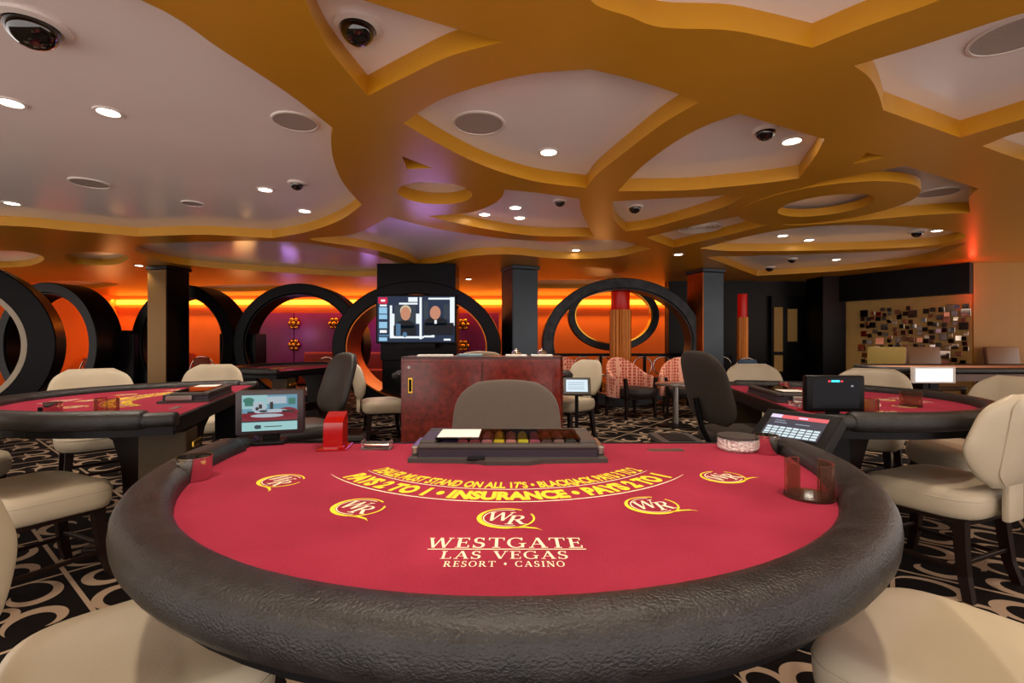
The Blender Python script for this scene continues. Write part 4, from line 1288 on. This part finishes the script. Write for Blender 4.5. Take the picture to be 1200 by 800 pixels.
def hoop_chair(lab, px, Y, m_):
    c = PX(px, 0, Y)
    t = T('lounge_chair', lab, 'chair', (c.x, Y, 0), 0, 'metal hoop lounge chairs')
    MB().tube([(.26 * math.cos(PI * i / 14), .22, .46 + .34 * math.sin(PI * i / 14)) for i in range(15)], .016, 8).build('hoop_back', CHROME, t, smooth=60)
    MB().box((0, 0, .44), (.48, .46, .08), bev=.03).build('seat', m_, t, smooth=50)
    MB().box((0, .2, .66), (.34, .04, .22), bev=.02).build('back_pad', m_, t, smooth=50)
    for sx in (-1, 1):
        for sy in (-1, 1): MB().tube([(sx * .2, sy * .19, .42), (sx * .23, sy * .22, 0)], .013, 8).build('leg', CHROME, t, smooth=60)
RU = mat('rust_leather', '#a1441c', rough=.5)
hoop_chair('chrome hoop-back chair with rust pad behind the left table', 290, 9.3, RU)
hoop_chair('chrome hoop-back chair seen through the narrow portal ring', 229, 9.6, RU)
hoop_chair('chrome hoop-back chair seen through the left portal ring', 97, 9.4, RU)
hoop_chair('chrome hoop-back chair between screen ring and black dealer seat', 378, 9.0, RU)
hoop_chair('chrome hoop-back chair near the thin fluted column', 882, 8.6, mat('blue_leather', '#35506a', rough=.5))
# cocktail table by the armchairs
c = PX(792, 0, 6.3)
ck = T('cocktail_table', 'small round steel cocktail table in front of the half-hidden armchair', 'table', (c.x, c.y, 0))
MB().lathe([(.25, .53), (.26, .54), (.26, .555), (.25, .56)], 28).build('table_top', STEEL, ck, smooth=40)
MB().cyl(.035, .03, .53, 16).build('post', STEEL, ck, smooth=40)
MB().lathe([(.2, 0), (.2, .015), (.05, .035)], 28).build('foot', BLACKPL, ck, smooth=40)

# ------------------------------------------------------------------ right side: long table, wooden chairs, mirror art
lt_ = T('gaming_table', 'long gaming table with pale top in front of the ochre wall', 'table', (4.75, 5.85, 0))
poly = [(.35 + 3.2, 0), (3.55, .95), (.35, .95)] + [(.35 - .45 * math.sin(PI * i / 10), .475 + .475 * math.cos(PI * i / 10)) for i in range(1, 10)] + [(.35, 0)]
MB().prism(poly, .70, .765).build('table_top', mat('salmon_felt', '#c8957a', rough=.8), lt_)
pth = [(3.5, -.02), (2, -.02), (.35, -.02)] + [(.35 - .47 * math.sin(PI * i / 10), .475 - .495 * math.cos(PI * i / 10)) for i in range(1, 10)] + [(.35, .97), (2, .97), (3.5, .97)]
MB().rings(capped(sweep(pth, .05, .04, .745))).build('armrest_rail', LEATHER, lt_, smooth=50)
MB().box((1.9, .47, .35), (.9, .3, .66)).build('pedestal', DKWOOD, lt_)
MB().box((.55, .47, .35), (.2, .4, .66)).build('pedestal', DKWOOD, lt_)
MB().box((1.9, -.005, .66), (2.6, .03, .08)).build('apron', BROWNWOOD, lt_)
a = PX(1070, 430, 5.72); b = PX(1121, 449, 5.72)
ds = T('display_sign', 'bright white display panel on the near edge of the long table', 'display', ((a.x + b.x) / 2, 5.73, (a.z + b.z) / 2))
MB().box((0, .015, 0), (b.x - a.x, .03, a.z - b.z), bev=.004).build('frame', TRIMW, ds)
mb = MB(); rect_mesh(mb, .07, .09, .93, .91, b.x - a.x, a.z - b.z, -.0015); mb.build('screen', glow('screen_lit_white', '#ffffff', 0.9), ds)
MB().box((0, .03, -.1), (.06, .03, .12)).build('bracket', BLACKPL, ds)
def wood_chair(lab, x, y, rz, m_):
    t = T('dining_chair', lab, 'chair', (x, y, 0), rz, 'wooden chairs at the long table')
    MB().box((0, 0, .44), (.46, .44, .07), bev=.02).build('seat', m_, t, smooth=40)
    M = Tr(0, -.22, .76) @ Rx(.13)
    MB().box((0, 0, 0), (.48, .05, .52), M, bev=.015).build('backrest', m_, t, smooth=40)
    MB().box((0, -.028, 0), (.485, .015, .525), M, bev=.004).build('back_panel', BROWNWOOD, t)
    for sx in (-1, 1):
        for sy in (-1, 1): MB().box((sx * .2, sy * .19, .21), (.04, .04, .42)).build('leg', BROWNWOOD, t)
BRL = mat('bronze_leather', '#7a5a40', rough=.35)
wood_chair('straw-coloured wooden chair turned sideways at the left end of the long table', 5.38, 7.1, face(-.85, -.5), GOLDFAB)
wood_chair('bronze leather chair behind the long table, before the mirror art', PX(1095, 0, 7.05).x, 7.0, face(0, -1), BRL)
wood_chair('bronze leather chair behind the long table at the right edge', PX(1192, 0, 7.0).x, 6.98, face(0, -1), BRL)
# mirror mosaic
art = T('mirror_art', 'wall art of scattered square mirrors on the tan wall', 'wall art', (mid.x, mid.y, 0), ang)
MIR = [mat('mirror_dark', '#3a2e2a', rough=.08, metal=.9), mat('mirror_bright', '#b0a090', rough=.05, metal=1.0), mat('mirror_copper', '#7a4a38', rough=.1, metal=.95)]
random.seed(11)
proto = {}
taken = []
for k in range(6000):
    if len(taken) > 150: break
    u = random.uniform(-.60, .86); w_ = random.uniform(.72, 1.66); s = random.choice((.06, .07, .07, .08, .10, .12))
    if any(abs(u - a_) < (s + c_) / 2 + .004 and abs(w_ - b_) < (s + c_) / 2 + .004 for a_, b_, c_ in taken): continue
    taken.append((u, w_, s)); mi = random.choice((0, 0, 1, 2))
    key = (s, mi)
    if key not in proto:
        proto[key] = MB().box((0, 0, 0), (s, .015, s), bev=.003, seg=1).build('mirror_tile', MIR[mi], art); o = proto[key]
    else:
        o = proto[key].copy(); COL.objects.link(o); o.parent = art
    o.location = (u, .008 - random.choice((.0, .02, .04)), w_); o.rotation_euler = (random.uniform(-.08, .08), 0, random.uniform(-.1, .1))

# ------------------------------------------------------------------ coloured lamps of the place, and point lights added without fixtures
def pt(loc, w, col, r=.05):
    L = bpy.data.lights.new('lamp', 'POINT'); L.energy = w; L.color = col; L.shadow_soft_size = r
    o = bpy.data.objects.new('lamp', L); o.location = loc; COL.objects.link(o); return o
def area(loc, sx, sy, w, col, aim):
    L = bpy.data.lights.new('lamp', 'AREA'); L.shape = 'RECTANGLE'; L.size = sx; L.size_y = sy; L.energy = w; L.color = col
    o = bpy.data.objects.new('lamp', L); o.location = loc
    o.rotation_euler = (Vector(aim) - Vector(loc)).to_track_quat('-Z', 'Y').to_euler(); COL.objects.link(o); return o
area((-0.5, 12.7, 2.20), 21, .05, 160, (1.0, .36, .06), (-0.5, 12.95, 1.5))     # cove wash on the back wall
for x in (-9, -6, -2.5, 2): pt((x, 10.8, 1.3), 9, (1.0, .48, .16), .25)         # bare point lights added to warm the lounge, no fixtures
for x in (-5.6, -3.6): pt((x, 12.2, 1.3), 4, (.6, .3, 1.0), .2)
pt((PX(1136, 343, 7.3).x, 7.25, 1.8), 2.0, (1, .05, .02), .03)
pt((PX(1132, 300, 7.2).x, 7.1, 2.15), 1.5, (1, .05, .02), .03)
pt((-0.9, 5.2, 1.9), 5.0, (.45, .25, 1.0), .25)                                   # violet point light added over the pit to tint the ceiling
